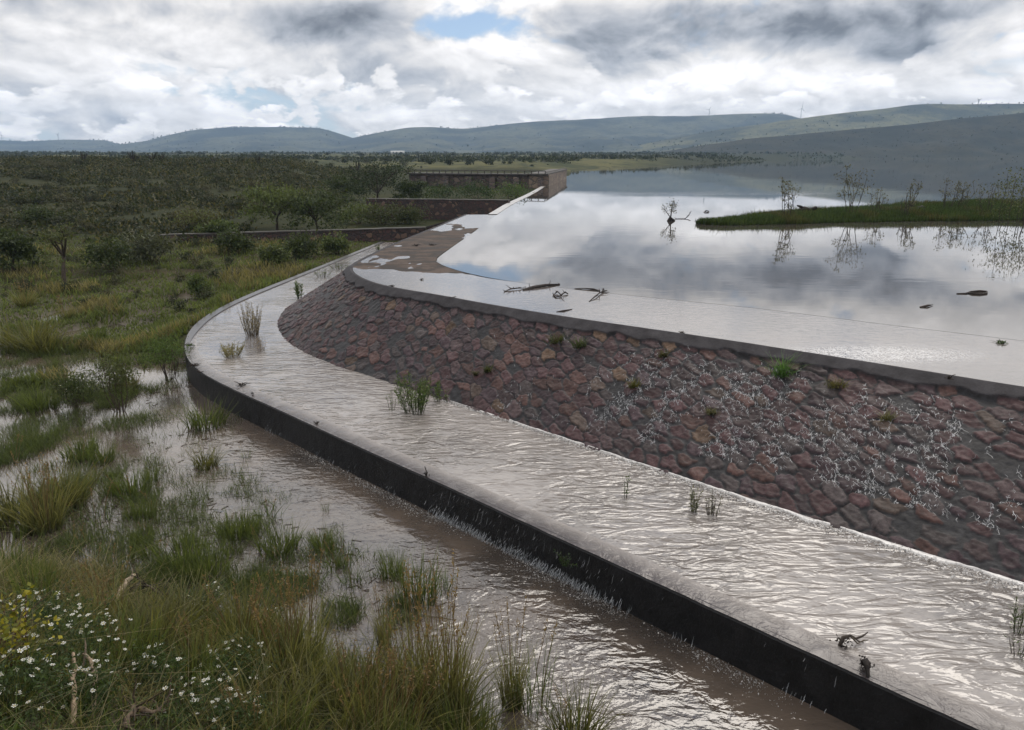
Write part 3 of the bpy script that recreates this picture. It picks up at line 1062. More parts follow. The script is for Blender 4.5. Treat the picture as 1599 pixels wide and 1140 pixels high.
# ---------------------------------------------------------------- cross walls and abutment at the far end
def masonry_mat(name, c1, c2, c3, mc, sx_, sz_):
    m, t = new_mat(name)
    tc = t.node('ShaderNodeTexCoord')
    v = t.vm('MULTIPLY', tc.outputs['Object'], (sx_, sx_, sz_))
    wv2 = t.vm('ADD', v, t.vm('MULTIPLY', t.noise(v, 1.5, 2, .5, out=1), (.35, .35, .35)))
    vo = t.node('ShaderNodeTexVoronoi', {'Vector': wv2, 'Scale': 1.0}, feature='F1')
    ve = t.node('ShaderNodeTexVoronoi', {'Vector': wv2, 'Scale': 1.0}, feature='DISTANCE_TO_EDGE')
    sc = t.node('ShaderNodeSeparateXYZ', {0: vo.outputs['Color']})
    c = t.mix(sc.outputs[0], c1 + (1,), c2 + (1,))
    c = t.mix(t.ss(sc.outputs[1], .75, .9), c, c3 + (1,))
    e = t.ss(ve.outputs['Distance'], .03, .10)
    c = t.mix(e, mc + (1,), c)
    c = t.mix(t.ss(t.noise(tc.outputs['Object'], .6, 5, .6), .5, .75), c, tuple(.5 * q for q in c1) + (1,))
    bp = t.node('ShaderNodeBump', {'Height': e, 'Strength': .8, 'Distance': .05})
    p = t.node('ShaderNodeBsdfPrincipled', {'Base Color': c, 'Roughness': .8, 'Normal': bp})
    t.node('ShaderNodeOutputMaterial', {'Surface': p})
    return m


M_MAS = masonry_mat('dark_red_masonry', (.055, .026, .023), (.032, .022, .020), (.11, .068, .048), (.016, .015, .014), 2.6, 3.2)
M_MAS2 = masonry_mat('tan_masonry', (.20, .15, .11), (.13, .095, .075), (.27, .21, .15), (.08, .07, .06), 1.1, 1.5)
M_MAS3 = masonry_mat('brown_masonry', (.085, .06, .05), (.055, .042, .038), (.12, .09, .07), (.035, .03, .028), 1.1, 1.5)
M_COPE = mat_plain('wall_coping', (.055, .050, .045), .7, .3, 1.5, .4)


def cross_wall(name, x0, y0, x1, y1, z0, z1a, z1b, th, mat, label, batter=.12):
    root = tag(empty(name, (x0, y0, z0)), label, 'wall')
    L = math.hypot(x1 - x0, y1 - y0)
    a = math.atan2(y1 - y0, x1 - x0)
    root.rotation_euler = (0, 0, a)
    n = 60
    u = np.linspace(0, L, n)
    zt = np.interp(u, [0, L], [z1a, z1b]) - z0
    jz = .05 * (fbm(u * .8, u * 0, 3, int(L * 7)) - .5)
    jy = .06 * (fbm(u * 1.7, u * 0 + 4, 3, int(L * 5)) - .5)
    V = np.stack([np.stack([u, -batter + jy, np.full(n, -1.5)], -1), np.stack([u, jy, zt + jz], -1), np.stack([u, th + jy, zt + jz], -1), np.stack([u, th + batter + jy, np.full(n, -1.5)], -1)], 1)
    m = MB()
    m.add(V.reshape(-1, 3), grid_faces(n, 4))
    m.add(V[0], [(0, 1, 2, 3)])
    m.add(V[-1], [(3, 2, 1, 0)])
    m.build('wall_body', mat, root, False)
    C = np.stack([np.stack([u, -.05 + jy, zt + jz + .004], -1), np.stack([u, -.05 + jy, zt + jz + .09], -1), np.stack([u, th + .05 + jy, zt + jz + .09], -1), np.stack([u, th + .05 + jy, zt + jz + .004], -1)], 1)
    m = MB()
    m.add(C.reshape(-1, 3), grid_faces(n, 4))
    m.add(C[0], [(0, 1, 2, 3)])
    m.add(C[-1], [(3, 2, 1, 0)])
    m.build('coping', M_COPE, root, False)
    return root


a0 = at_d(250, 371, 57.5)
a1 = at_d(668, 357, 60.5)
cross_wall('stone_wall', a0[0], 57.5, -6.6, 60.5, .4, 1.35, 1.62, .5, M_MAS, 'low dark stone wall crossing the scrub at the far end of the flooded shelf')
cross_wall('stone_wall', -14.0, 76.5, -.35, 72.5, 1.2, 2.95, 3.02, .6, M_MAS, 'dark red rubble wall with pale specks between the far basin and the narrow sill')
cross_wall('stone_wall', -6.6, 60.8, -3.5, 59.2, .6, 1.65, 2.55, .5, M_MAS, 'short sloping stone wall joining the dam crest to the low cross wall')

ab = tag(empty('abutment_wall', (5.2, 113, 2)), 'tall brown masonry abutment wall with buttresses and walkway ending in a pier in the lake', 'wall')
ABL = np.array((5.2, 113, 2.0))


def prism(pts, z0, z1, m, c=(1, 1, 1)):
    P = np.asarray(pts, float)
    n = len(P)
    V = np.vstack([np.column_stack([P, np.full(n, z0)]), np.column_stack([P, np.full(n, z1)])]) - ABL
    m.add(V, [(i, (i + 1) % n, (i + 1) % n + n, i + n) for i in range(n)], c)
    m.add(V, [(0, 3, 2, 1)], c)
    m.add(V, [(4, 5, 6, 7)], c)


m = MB()
prism([(5.2, 113), (10.4, 153), (7.6, 153.5), (2.4, 114)], 0.5, 4.35, m)
m.build('pier', M_MAS2, ab, False)
m = MB()
prism([(-15.5, 121), (5.16, 113.05), (5.4, 115.6), (-15.2, 123.5)], 0.5, 4.3, m)
m.build('wall_body', M_MAS3, ab, False)
for i_ in range(6):
    q = (i_ + .35) / 6
    bx_, by_ = 5.16 + (-15.5 - 5.16) * q, 113.05 + (121 - 113.05) * q
    m = MB()
    V = np.array([(bx_ - .35, by_ - 1.4, .5), (bx_ + .45, by_ - 1.6, .5), (bx_ + .45, by_ + .05, .5), (bx_ - .35, by_ + .15, .5),
                  (bx_ - .35, by_ - .35, 4.05), (bx_ + .45, by_ - .6, 4.05), (bx_ + .45, by_ + .05, 4.05), (bx_ - .35, by_ + .15, 4.05)]) - ABL
    m.add(V, [(0, 3, 2, 1), (4, 5, 6, 7), (0, 1, 5, 4), (1, 2, 6, 5), (2, 3, 7, 6), (3, 0, 4, 7)])
    m.build('buttress', M_MAS3, ab, False)
m = MB()
prism([(5.05, 112.7), (10.6, 153.2), (7.4, 153.8), (2.2, 113.7)], 4.354, 4.55, m)
prism([(-15.8, 120.7), (5.0, 112.72), (2.3, 116.2), (-15.0, 123.9)], 4.304, 4.50, m)
m.build('walkway_slab', M_COPE, ab, False)
m = MB()
for q in np.linspace(0, 1, 22):
    X, Y = -15.6 + 20.3 * q, 121.2 - 7.9 * q
    m.box((X - .07, Y - .07, 4.5), (X + .07, Y + .07, 4.88), (.1, .1, .1), 0, -ABL)
m.tube(np.array([(-15.6, 121.2, 4.9), (-5, 117.1, 4.9), (4.7, 113.3, 4.9)]) - ABL, .06, 5, (.1, .1, .1))
m.tube(np.array([(4.9, 113.3, 4.75), (10.2, 152.8, 4.75)]) - ABL, .08, 5, (.16, .14, .12))
m.build('parapet', M_COPE, ab, False)

# ---------------------------------------------------------------- wind turbines
M_TURB = mat_plain('turbine_grey', (.45, .46, .48), .5, .05, 1, 0)


def turbine(px, pbase, ptop, Y, yaw, rot, label):
    x, _, zb = at_d(px, pbase + 2, Y)
    _, _, zt = at_d(px, ptop, Y)
    Ht = (zt - zb)
    hub = Ht * .66
    rb = Ht * .36
    t = tag(empty('wind_turbine', (x, Y, zb - 4), R(yaw)), label, 'wind turbine', 'wind turbines along the far ridges')
    m = MB()
    m.tube([(0, 0, 0), (0, 0, hub * .5 + 4), (0, 0, hub + 4)], [1.9, 1.5, 1.0], 10)
    m.build('tower', M_TURB, t)
    m = MB()
    m.tube([(0, 2.5, hub + 4.5), (0, -1, hub + 4.6), (0, -3.2, hub + 4.6)], [1.2, 1.5, .6], 8)
    m.build('nacelle', M_TURB, t)
    for k in range(3):
        a = R(rot + 120 * k)
        pts = [(math.sin(a) * rb * q, -3.0, hub + 4.6 + math.cos(a) * rb * q) for q in (0, .2, .6, 1)]
        m = MB()
        m.tube(pts, [.8, 1.15, .8, .25], 6)
        m.build('blade', M_TURB, t)


turbine(1250, 186, 160, 3450, 20, 8, 'tallest white wind turbine in the dip between the right hand hills')
turbine(1107, 181, 166, 3500, -40, 35, 'thin wind turbine with a leaning blade on the long central ridge')
turbine(1527, 163, 152, 2600, 10, 60, 'small wind turbine on the crest of the high hill at the right')
turbine(240, 219, 205, 3700, 30, 20, 'small wind turbine on the left shoulder of the flat topped blue hill')
turbine(92, 219, 205, 4000, -20, 50, 'faint wind turbine standing on the low ridge at far left')
turbine(4, 220, 205, 4000, 0, 5, 'faint wind turbine at the outermost left edge of the far ridge')

# white farm building on the plain
hx, hy, hz = at_d(621, 238.0, 900)
hb = tag(empty('farm_building', (hx, hy, hz - 1)), 'tiny long white farm building on the plain below the hills', 'building')
m = MB()
m.box((-7, -4, 0), (7, 4, 1.9))
m.build('wall', mat_plain('whitewash', (.62, .62, .6), .8, .08, 1, .1), hb, False)
m = MB()
m.add([(-7.5, -4.6, 1.904), (7.5, -4.6, 1.904), (7.5, 4.6, 1.904), (-7.5, 4.6, 1.904), (-7.5, 0, 2.7), (7.5, 0, 2.7)], [(0, 1, 5, 4), (3, 4, 5, 2), (0, 3, 2, 1)])
m.add([(-7.5, -4.6, 1.904), (-7.5, 4.6, 1.904), (-7.5, 0, 2.7), (7.5, -4.6, 1.904), (7.5, 4.6, 1.904), (7.5, 0, 2.7)], [(0, 2, 1), (3, 4, 5)])
m.build('roof', mat_plain('pale_roof', (.5, .5, .5), .7, .1, 1, .1), hb, False)
for q in (-5, -1, 4):
    m = MB()
    m.box((q, -4.06, .2), (q + 1.4, -4.003, 1.5), (.05, .05, .05))
    m.build('doorway', M_COPE, hb, False)

# ---------------------------------------------------------------- haze
def build_haze():
    m = bpy.data.materials.new('haze')
    m.use_nodes = True
    t = NT(m.node_tree)
    v = t.node('ShaderNodeVolumePrincipled', {'Color': (.46, .68, 1.0, 1), 'Density': HAZE_DENSITY, 'Anisotropy': 0.0})
    t.node('ShaderNodeOutputMaterial', {'Volume': v})
    b = MB()
    b.box((-4000, -900, -9), (4000, 4500, 260))
    o = b.build('haze', m, None, False)
    tag(o, kind='stuff')


HAZE_DENSITY = 0.00014
build_haze()
# ---------------------------------------------------------------- vegetation
GDARK, GMID, GLIT = (.030, .042, .016), (.055, .075, .024), (.10, .125, .04)
STRAW, BROWN = (.26, .21, .10), (.085, .06, .035)


def sample_ell(px, py, rx, ry, n, z=0.0):
    """roots inside an ellipse of ground seen round photograph pixel px, py, kept on the ground plane z"""
    cx, cy = at(px, py, z)
    ex = abs(float(at(px + rx, py, z)[0] - cx))
    ey = abs(float(at(px, py + ry, z)[1] - cy))
    t = rng.random(n) * 2 * math.pi
    q = np.sqrt(rng.random(n)) * (.75 + .35 * rng.random(n))
    return cx + ex * q * np.cos(t), cy + ey * q * np.sin(t)


def shrub_mesh(parent, h, w, nl, lsize, c, c2, nst=7, stem_c=(.05, .035, .025), low=.15, seed=0, clumps=14, aspect=.45, stem_r=.012, droop=0., up=.2, open_=0.0, base_w=.12, part_names=('foliage', 'stems')):
    """bush: stems fanning from the base, leaf clumps round their ends, all in metres"""
    ms, mf = MB(), MB()
    tips = []
    for k in range(nst):
        a = 2 * math.pi * (k + rng.random() * .6) / nst
        sp = (.25 + .75 * rng.random()) * w * .45
        hh = h * (.62 + .36 * rng.random())
        r0 = base_w * w * rng.random()
        p0 = np.array([math.cos(a) * r0, math.sin(a) * r0, -.03])
        p3 = np.array([math.cos(a) * sp, math.sin(a) * sp, hh])
        p1 = p0 + (p3 - p0) * .35 + rng.normal(0, .04 * h, 3)
        p2 = p0 + (p3 - p0) * .7 + rng.normal(0, .05 * h, 3)
        ms.tube([p0, p1, p2, p3], [stem_r * 1.2, stem_r, stem_r * .7, stem_r * .3], 5, stem_c, .2)
        tips += [p3, p2]
        for _ in range(2):
            b = p1 + (p3 - p1) * rng.random()
            e = b + np.array([rng.normal(0, w * .16), rng.normal(0, w * .16), h * .2 * rng.random()])
            ms.tube([b, (b + e) / 2 + rng.normal(0, .02 * h, 3), e], [stem_r * .6, stem_r * .45, stem_r * .2], 4, stem_c, .2)
            tips.append(e)
    tips = np.array(tips)
    extra = []
    for _ in range(clumps):
        a = rng.random() * 2 * math.pi
        q = math.sqrt(rng.random()) * w * .48
        zz = h * (low + (1 - low) * (1 - (q / (w * .5)) ** 2 * .7) * (.35 + .6 * rng.random()))
        extra.append((math.cos(a) * q, math.sin(a) * q, zz))
    C = np.vstack([tips, np.array(extra)]) if clumps else tips
    ci_ = rng.integers(0, len(C), nl)
    cr = (.10 + .12 * rng.random(len(C))) * w * (1 - open_ * .5)
    P = C[ci_] + rng.normal(0, 1, (nl, 3)) * cr[ci_][:, None] * np.array([.6, .6, .55])
    P[:, 2] = np.maximum(P[:, 2], h * low * .4)
    cb = np.asarray(c)[None] * (.7 + .6 * rng.random((len(C), 1)))[ci_]
    mf.add(*leaves(P, lsize * (.6 + .8 * rng.random(nl)), cb, .35, aspect, up, c2))
    ms.build(part_names[1], M_WOOD, parent)
    mf.build(part_names[0], M_FOL, parent)


def tree_mesh(parent, h, w, nl, lsize, c, c2, trunk=.35, r0=.10, flat=.6, nb=6, stem_c=(.04, .03, .022)):
    """small spreading tree: a forked trunk and an open crown of many leaf clumps"""
    mt, mc = MB(), MB()
    th = h * trunk
    lean = rng.normal(0, .08 * h, 2)
    top = np.array([lean[0], lean[1], th])
    mt.tube([(0, 0, -.15), (lean[0] * .3, lean[1] * .3, th * .5), top], [r0 * 1.3, r0, r0 * .85], 7, stem_c, .2)
    ends = []
    for k in range(nb):
        a = 2 * math.pi * (k + rng.random() * .7) / nb
        q = w * .42 * (.45 + .55 * rng.random())
        e = np.array([math.cos(a) * q, math.sin(a) * q, h * (.6 + .3 * rng.random())])
        mid = top + (e - top) * .5 + np.array([0, 0, .06 * h]) + rng.normal(0, .03 * h, 3)
        mt.tube([top, mid, e], [r0 * .6, r0 * .4, r0 * .15], 6, stem_c, .2)
        ends.append(e)
        for _ in range(4):
            s0 = mid + (e - mid) * rng.random()
            e2 = s0 + np.array([rng.normal(0, w * .12), rng.normal(0, w * .12), h * .14 * rng.random()])
            mt.tube([s0, (s0 + e2) / 2 + rng.normal(0, .02 * h, 3), e2], [r0 * .25, r0 * .16, r0 * .06], 4, stem_c, .2)
            ends.append(e2)
    E = np.array(ends)
    ex = []
    for _ in range(26):
        a = rng.random() * 2 * math.pi
        q = math.sqrt(rng.random()) * .5 * w
        ex.append((math.cos(a) * q, math.sin(a) * q, h * (1 - flat * .5 + (.5 * flat) * (1 - (q / (w * .5)) ** 2) - .12 * rng.random() - .22 * rng.random() * flat)))
    E = np.vstack([E, ex])
    k = rng.integers(0, len(E), nl)
    cr = (.05 + .06 * rng.random(len(E))) * w
    P = E[k] + rng.normal(0, 1, (nl, 3)) * cr[k][:, None] * np.array([1, 1, .6])
    cb = np.asarray(c)[None] * (.65 + .7 * rng.random((len(E), 1)))[k]
    mc.add(*leaves(P, lsize * (.6 + .8 * rng.random(nl)), cb, .35, .5, .1, c2))
    mt.build('trunk', M_WOOD, parent)
    mc.build('crown', M_FOL, parent)


def tuft_mesh(name, h, r, n, w, c0, c1, lean=.35, seg=3, heads=0, link=True, bend=.6, headc=(.20, .14, .07)):
    """one clump of grass: blades from a common base, some with seed heads"""
    m = MB()
    t = rng.random(n) * 2 * math.pi
    q = r * np.sqrt(rng.random(n))
    P = np.stack([q * np.cos(t), q * np.sin(t), np.full(n, -.04)], -1)
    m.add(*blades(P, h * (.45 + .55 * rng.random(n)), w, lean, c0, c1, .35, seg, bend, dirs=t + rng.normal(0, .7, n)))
    for _ in range(heads):
        a = rng.random() * 2 * math.pi
        q0 = r * rng.random()
        ln = h * (.12 + .35 * rng.random())
        p0 = np.array([q0 * math.cos(a), q0 * math.sin(a), 0])
        p2 = p0 + np.array([ln * math.cos(a), ln * math.sin(a), h * (1.0 + .35 * rng.random())])
        p1 = (p0 + p2) / 2 - np.array([ln * .15 * math.cos(a), ln * .15 * math.sin(a), 0])
        m.tube([p0, p1, p2], [w * .35, w * .3, w * .18], 4, headc)
        k = 14
        tt = rng.random(k)[:, None]
        m.add(*leaves(p1 + (p2 - p1) * (.45 + .6 * tt), w * 3.0, headc, .3, .3, .8))
    o = m.build(name, M_GRASS)
    return o


def put(o, x, y, z, s=1.0, rz=None):
    o.location = (float(x), float(y), float(z))
    o.rotation_euler = (0, 0, rng.random() * 6.28 if rz is None else rz)
    o.scale = (s, s, s)
    return o


def gz(x, y):
    return float(terrain_z(np.array([x]), np.array([y]))[0])


def ground_hit(px, py):
    """the ground point seen at a photograph pixel (marching along the line of sight)"""
    dx = (px - 799.5) / FPX
    dy = (570 - py) / FPX
    d = np.array([dx, COSP + dy * SINP, -SINP + dy * COSP])
    t = 4 * 1.01 ** np.arange(0, 560)
    P = d[None] * t[:, None]
    P[:, 2] += CAM_H
    zz = np.maximum(terrain_z(P[:, 0], P[:, 1]), 0.0)
    k = np.argmax(P[:, 2] < zz)
    return P[k, 0], P[k, 1], zz[k]


# ---- trees and big bushes of the middle distance: (px, base py, crown top py, width px, kind)
def scaled(px, pb, ptop, wpx):
    x, y, z = ground_hit(px, pb)
    dist = y
    h = (pb - ptop) / FPX * math.hypot(y, CAM_H - z) * 1.02
    w = wpx / FPX * dist
    return x, y, z, h, w


TREES = [
    (433, 361, 297, 92, GMID, GLIT, 'olive green spreading mesquite tree with flat crown above the low dark wall'),
    (497, 366, 306, 96, GDARK, GMID, 'dense dark green tree beside the low wall, right of the flat crowned mesquite'),
    (590, 322, 262, 112, (.018, .03, .014), GDARK, 'large dark rounded tree left of the dark red rubble wall'),
    (540, 312, 278, 60, GDARK, GMID, 'rounded dark tree just left of the largest dark tree'),
    (640, 318, 286, 50, (.022, .034, .015), GMID, 'dark bushy tree at the left end of the red rubble wall'),
    (100, 446, 352, 58, GMID, (.10, .105, .04), 'slender open tree with bare forked trunk standing alone in the rough grass at left'),
    (20, 424, 368, 70, GDARK, GMID, 'dark bushy tree at the left edge behind the grassy mound'),
    (345, 375, 350, 46, (.05, .075, .028), GLIT, 'fresh green bushy tree in front of the left part of the low dark wall'),
]
for (px, pb, pt, wp, c, c2, lab) in TREES:
    x, y, z, h, w = scaled(px, pb, pt, wp)
    t = tag(empty('tree', (x, y, z)), lab, 'tree')
    open_tree = px == 100
    tree_mesh(t, h, w, 900 if open_tree else 3600, .22 if y > 45 else .13, c, c2, .42 if open_tree else .30, .05 * h * .5 + .02, .9 if open_tree else 1.15)

BUSHES = [
    (176, 424, 384, 66, GDARK, GMID, 'dark low bush between the lone slender tree and the grey green bush'),
    (235, 412, 372, 70, (.045, .052, .030), (.09, .10, .06), 'grey green rounded bush left of the low dark wall'),
    (310, 360, 334, 66, (.07, .065, .03), GLIT, 'yellowish round bush behind the left end of the low dark wall'),
    (368, 398, 364, 52, GDARK, GMID, 'dark green bush in front of the low dark wall'),
    (312, 466, 432, 34, (.045, .07, .022), GLIT, 'small bright green bush in the grass beside the bright puddle'),
    (60, 352, 330, 60, GDARK, GMID, 'dark bush at the foot of the scrub hill on the far left'),
    (505, 330, 300, 50, GDARK, GMID, 'dark bush between the two trees and the hill'),
    (690, 312, 292, 60, (.022, .05, .018), GMID, 'green bush before the abutment wall, left one'),
    (745, 312, 290, 56, (.022, .05, .018), GMID, 'green bush before the middle of the abutment wall'),
    (800, 314, 290, 58, (.035, .075, .022), GLIT, 'bright green bush beside the white sill below the pier'),
    (668, 334, 318, 70, (.04, .05, .022), GMID, 'scrubby bush in front of the red rubble wall'),
    (598, 352, 324, 66, (.05, .055, .028), GMID, 'low brown green bush in the small basin behind the low wall'),
    (560, 350, 322, 60, GMID, GLIT, 'olive bush in the small basin right of the dense dark tree'),
    (640, 350, 328, 50, (.045, .052, .025), GMID, 'small scrubby bush beside the basin puddle'),
    (470, 404, 372, 56, (.03, .04, .016), GMID, 'dark bush below the dense dark tree in front of the low wall'),
    (430, 412, 388, 44, (.04, .055, .02), GLIT, 'green bush below the low wall near the flooded shelf'),
    (525, 398, 372, 40, (.04, .06, .022), GLIT, 'leafy green bush behind the far part of the flooded shelf'),
]
for (px, pb, pt, wp, c, c2, lab) in BUSHES:
    x, y, z, h, w = scaled(px, pb, pt, wp)
    t = tag(empty('bush', (x, y, z)), lab, 'bush')
    shrub_mesh(t, h, w, 1700, .20 if y > 45 else .12, c, c2, 7, clumps=18, low=.05, stem_r=.02)

# ---- hillside scrub: 250 separate bushes of the same five builds, the rest ground cover
protos = []
for k in range(5):
    t = empty('scrub_bush', (0, 0, 0))
    cc = [(.018, .024, .011), (.028, .034, .017), (.040, .042, .022), (.022, .028, .014), (.055, .055, .030)][k]
    shrub_mesh(t, 1.0, 1.5, 320, .17, cc, tuple(1.9 * q for q in cc), 5, clumps=10, low=.05, stem_r=.018)
    tag(t, 'dark green scrub bush among the many dotting the shaded hillside on the left', 'scrub bush', 'scrub bushes on the shaded hillside')
    protos.append(t)
n_s = 0
tries = 0
while n_s < 260 and tries < 4000:
    tries += 1
    px = rng.random() * 640
    py = 252 + (370 - 252) * rng.random() ** 1.25
    if px > 520 and py > 300:
        continue
    x, y, z = ground_hit(px, py)
    if y < 50 or (x > -22 and y < 113 and px > 250):
        continue
    o = protos[n_s] if n_s < 5 else copy_tree(protos[n_s % 5])
    s_ = float(rng.uniform(.35, 1.0) ** 1.3) * (1 + (y - 60) / 200) * .95
    put(o, x, y, z - .05, s_)
    o.scale = (s_ * 1.25, s_ * 1.25, s_ * .85)
    n_s += 1

m = MB()
N = 120000
azr = np.radians(rng.uniform(-40, -9.5, N))
rr = 58 + (185 - 58) * rng.random(N) ** .9
X, Y = rr * np.sin(azr), rr * np.cos(azr)
dens = fbm(X * .22, Y * .22, 4, 300)
k = (dens > .41) & ~((X > -21) & (Y < 113)) & (Y > 56)
X, Y, dens = X[k], Y[k], dens[k]
Z = terrain_z(X, Y)
hh = .45 * sstep(.42, .7, dens) * rng.random(len(X)) * (1 + (Y - 60) / 120)
cc = np.where(rng.random((len(X), 1)) < .7, np.array([[.026, .033, .014]]), np.array([[.070, .066, .030]])) * (.5 + 1.1 * fbm(X * .5, Y * .5, 3, 301))[:, None]  # scrub colour darkened to carry the cloud shadow lying on this hillside
m.add(*leaves(np.stack([X, Y, Z + hh], -1), .20 + .22 * rng.random(len(X)), cc, .45, .6, .4))
o = m.build('scrub_ground_cover', M_FOL)
tag(o, 'low scrub, coloured dark for cloud shadow, covering the hillside between the bushes', kind='stuff')

# ---- low bushes scattered through the rough grass behind the shelf
n_s = 0
while n_s < 60:
    px = 640 * rng.random() ** .9
    py = rng.uniform(386, 500) if px > 120 else rng.uniform(392, 470)
    x, y, z = ground_hit(px, py)
    if z < .06 or y > 62 or inside(np.array([x]), np.array([y]), DAMPOLY)[0] or px > np.interp(py, [385, 400, 420, 450, 500], [560, 520, 470, 400, 300]):
        continue
    o = copy_tree(protos[n_s % 5])
    s_ = float(rng.uniform(.18, .62))
    put(o, x, y, z - .05, s_)
    tag(o, 'low olive bush among others scattered in the rough grass behind the flooded shelf', 'low bush', 'low bushes scattered in the rough grass')
    n_s += 1

# ---- yuccas and small trees on the skyline
def yucca(px, py, ptop, nh, lab):
    x, y, z = ground_hit(px, py)
    h = (py - ptop) / FPX * y * 1.25
    t = tag(empty('yucca', (x, y, z - .1)), lab, 'yucca tree')
    mt, mc = MB(), MB()
    for k in range(nh):
        a = 2 * math.pi * (k + .5 * rng.random()) / nh
        q = (.15 + .45 * rng.random()) * h * .8
        e = np.array([math.cos(a) * q, math.sin(a) * q * .6, h * (.45 + .38 * rng.random())])
        mt.tube([(0, 0, 0), (e[0] * .35, e[1] * .35, h * .28), e], [.06 * h, .05 * h, .035 * h], 6, (.03, .026, .02), .2)
        n_ = 46
        d = rng.normal(size=(n_, 3))
        d[:, 2] = np.abs(d[:, 2]) * .9 - .25
        d /= np.linalg.norm(d, axis=1)[:, None]
        L = h * .19
        s0 = np.cross(d, (0, 0, 1.))
        s0 /= np.linalg.norm(s0, axis=1)[:, None] + 1e-6
        V = np.stack([e + s0 * .012 * h, e + d * L, e - s0 * .012 * h], 1)
        mc.add(V.reshape(-1, 3), np.arange(n_ * 3).reshape(-1, 3), (.022, .028, .018))
    mt.build('trunk', M_WOOD, t)
    mc.build('leaf_heads', M_FOL, t)


for (px, py, pt, nh, lab) in [(132, 254, 240, 7, 'dark branching yucca on the skyline, leftmost of the big three'), (209, 255, 239, 9, 'tallest dark bushy yucca on the skyline, middle of the big three'),
                              (238, 254, 240, 5, 'short yucca leaning left of a cluster on the skyline'), (252, 254, 242, 8, 'broad cluster of yucca heads on the skyline, rightmost of the big three'),
                              (335, 256, 246, 6, 'low spreading yucca on the far edge of the scrub hill'), (404, 257, 245, 5, 'squat dark yucca beside the pale strip of dry grass'),
                              (557, 272, 252, 4, 'pale upright yucca among scrub left of the largest dark tree')]:
    yucca(px, py, pt, nh, lab)

# ---- trees dotted over the plain and the first hill slopes
protos = []
for k in range(4):
    t = empty('distant_tree', (0, 0, 0))
    m = MB()
    m.tube([(0, 0, -.4), (.05, 0, .35), (0, .05, .9)], [.09, .07, .04], 5, (.03, .025, .02))
    m.build('trunk', M_WOOD, t)
    m = MB()
    P = rng.normal(0, 1, (150, 3)) * np.array([.50, .50, .24]) + [0, 0, .72]
    P[:, 2] = np.maximum(P[:, 2], .05)
    m.add(*leaves(P, .42, (.028, .036, .018), .4, .7, .2))
    m.build('crown', M_FOL, t)
    tag(t, 'small dark tree dotted on the pale dry plain beyond the abutment and lake', 'tree', 'small trees dotted over the far plain')
    protos.append(t)
n_s = 0
while n_s < 230:
    px = 20 + 1180 * rng.random()
    y = 240 * 5.0 ** rng.random() if px > 380 else 500 + 700 * rng.random()
    x = (px - 799.5) / FPX * y
    z = gz(x, y)
    if z < Z2 + .25 or inside(np.array([x]), np.array([y]), LAKE_POLY)[0]:
        continue
    o = protos[n_s] if n_s < 4 else copy_tree(protos[n_s % 4])
    put(o, x, y, z - .1, float(rng.uniform(.3, 1.25) ** 1.5) * (1 + y / 1000))
    n_s += 1

# woods dotted on the hills and ridge lines: a far mass
m = MB()
dg = bpy.context.evaluated_depsgraph_get()
for ob in [o for o in col.objects if o.name.startswith('hills')]:
    co = np.zeros(len(ob.data.vertices) * 3, np.float32)
    ob.data.vertices.foreach_get('co', co)
    co = co.reshape(-1, 3)
    Dm = co[:, 1].max()
    nn = {True: 2600, False: 600}[Dm < 3600]
    sel = rng.integers(0, len(co) * 46 // 60, nn) if False else rng.integers(0, len(co), nn)
    P = co[sel] + rng.normal(0, 1, (nn, 3)) * [9, 9, 0]
    s_ = (1.7 if Dm < 2600 else 3.0) * (.4 + rng.random(nn)) * (Dm / 2600) ** .5
    for kk in range(3):
        m.add(*leaves(P + rng.normal(0, 1, (nn, 3)) * [1.2, 1.2, .5] + [0, 0, .8], s_, (.022, .03, .016), .3, .8, .2))
    # fringe of trees along the skyline
    ridge_i = np.arange(260) * 60 + 45
    R0 = co[ridge_i]
    nn = 260
    u = rng.random(nn) * 258
    i0 = u.astype(int)
    P = R0[i0] + (R0[i0 + 1] - R0[i0]) * (u - i0)[:, None]
    keep = fbm(u * .05, u * 0, 2, int(Dm)) > .52
    P = P[keep]
    for kk in range(2):
        m.add(*leaves(P + rng.normal(0, 1, (len(P), 3)) * [2, 2, .5], (Dm / 900.) * (.6 + rng.random(len(P))), (.022, .03, .018), .3, .8, 1.2))
o = m.build('distant_woods', M_FOL)
tag(o, 'scattered far-off scrub and trees on the hill slopes and skyline', kind='stuff')
m = MB()
nn = 60000
yy = 200 * 6.0 ** rng.random(nn)
xx = (rng.uniform(-40, 1300, nn) - 799.5) / FPX * yy
zz = terrain_z(xx, yy)
k = (zz > Z2 + .15) & ~inside(xx, yy, LAKE_POLY) & (fbm(xx * .02, yy * .008, 4, 710) + .10 * sstep(20, 150, xx) > .54 - .06 * sstep(600, 1100, yy))
xx, yy, zz = xx[k], yy[k], zz[k]
m.add(*leaves(np.stack([xx, yy, zz + .3 * rng.random(len(xx))], -1), (.7 + yy / 420.) * (.4 + .8 * rng.random(len(xx))), (.030, .038, .020), .5, .7, .3))
tag(m.build('plain_scrub', M_FOL), 'patches of low dark scrub on the pale plain below the hills', kind='stuff')

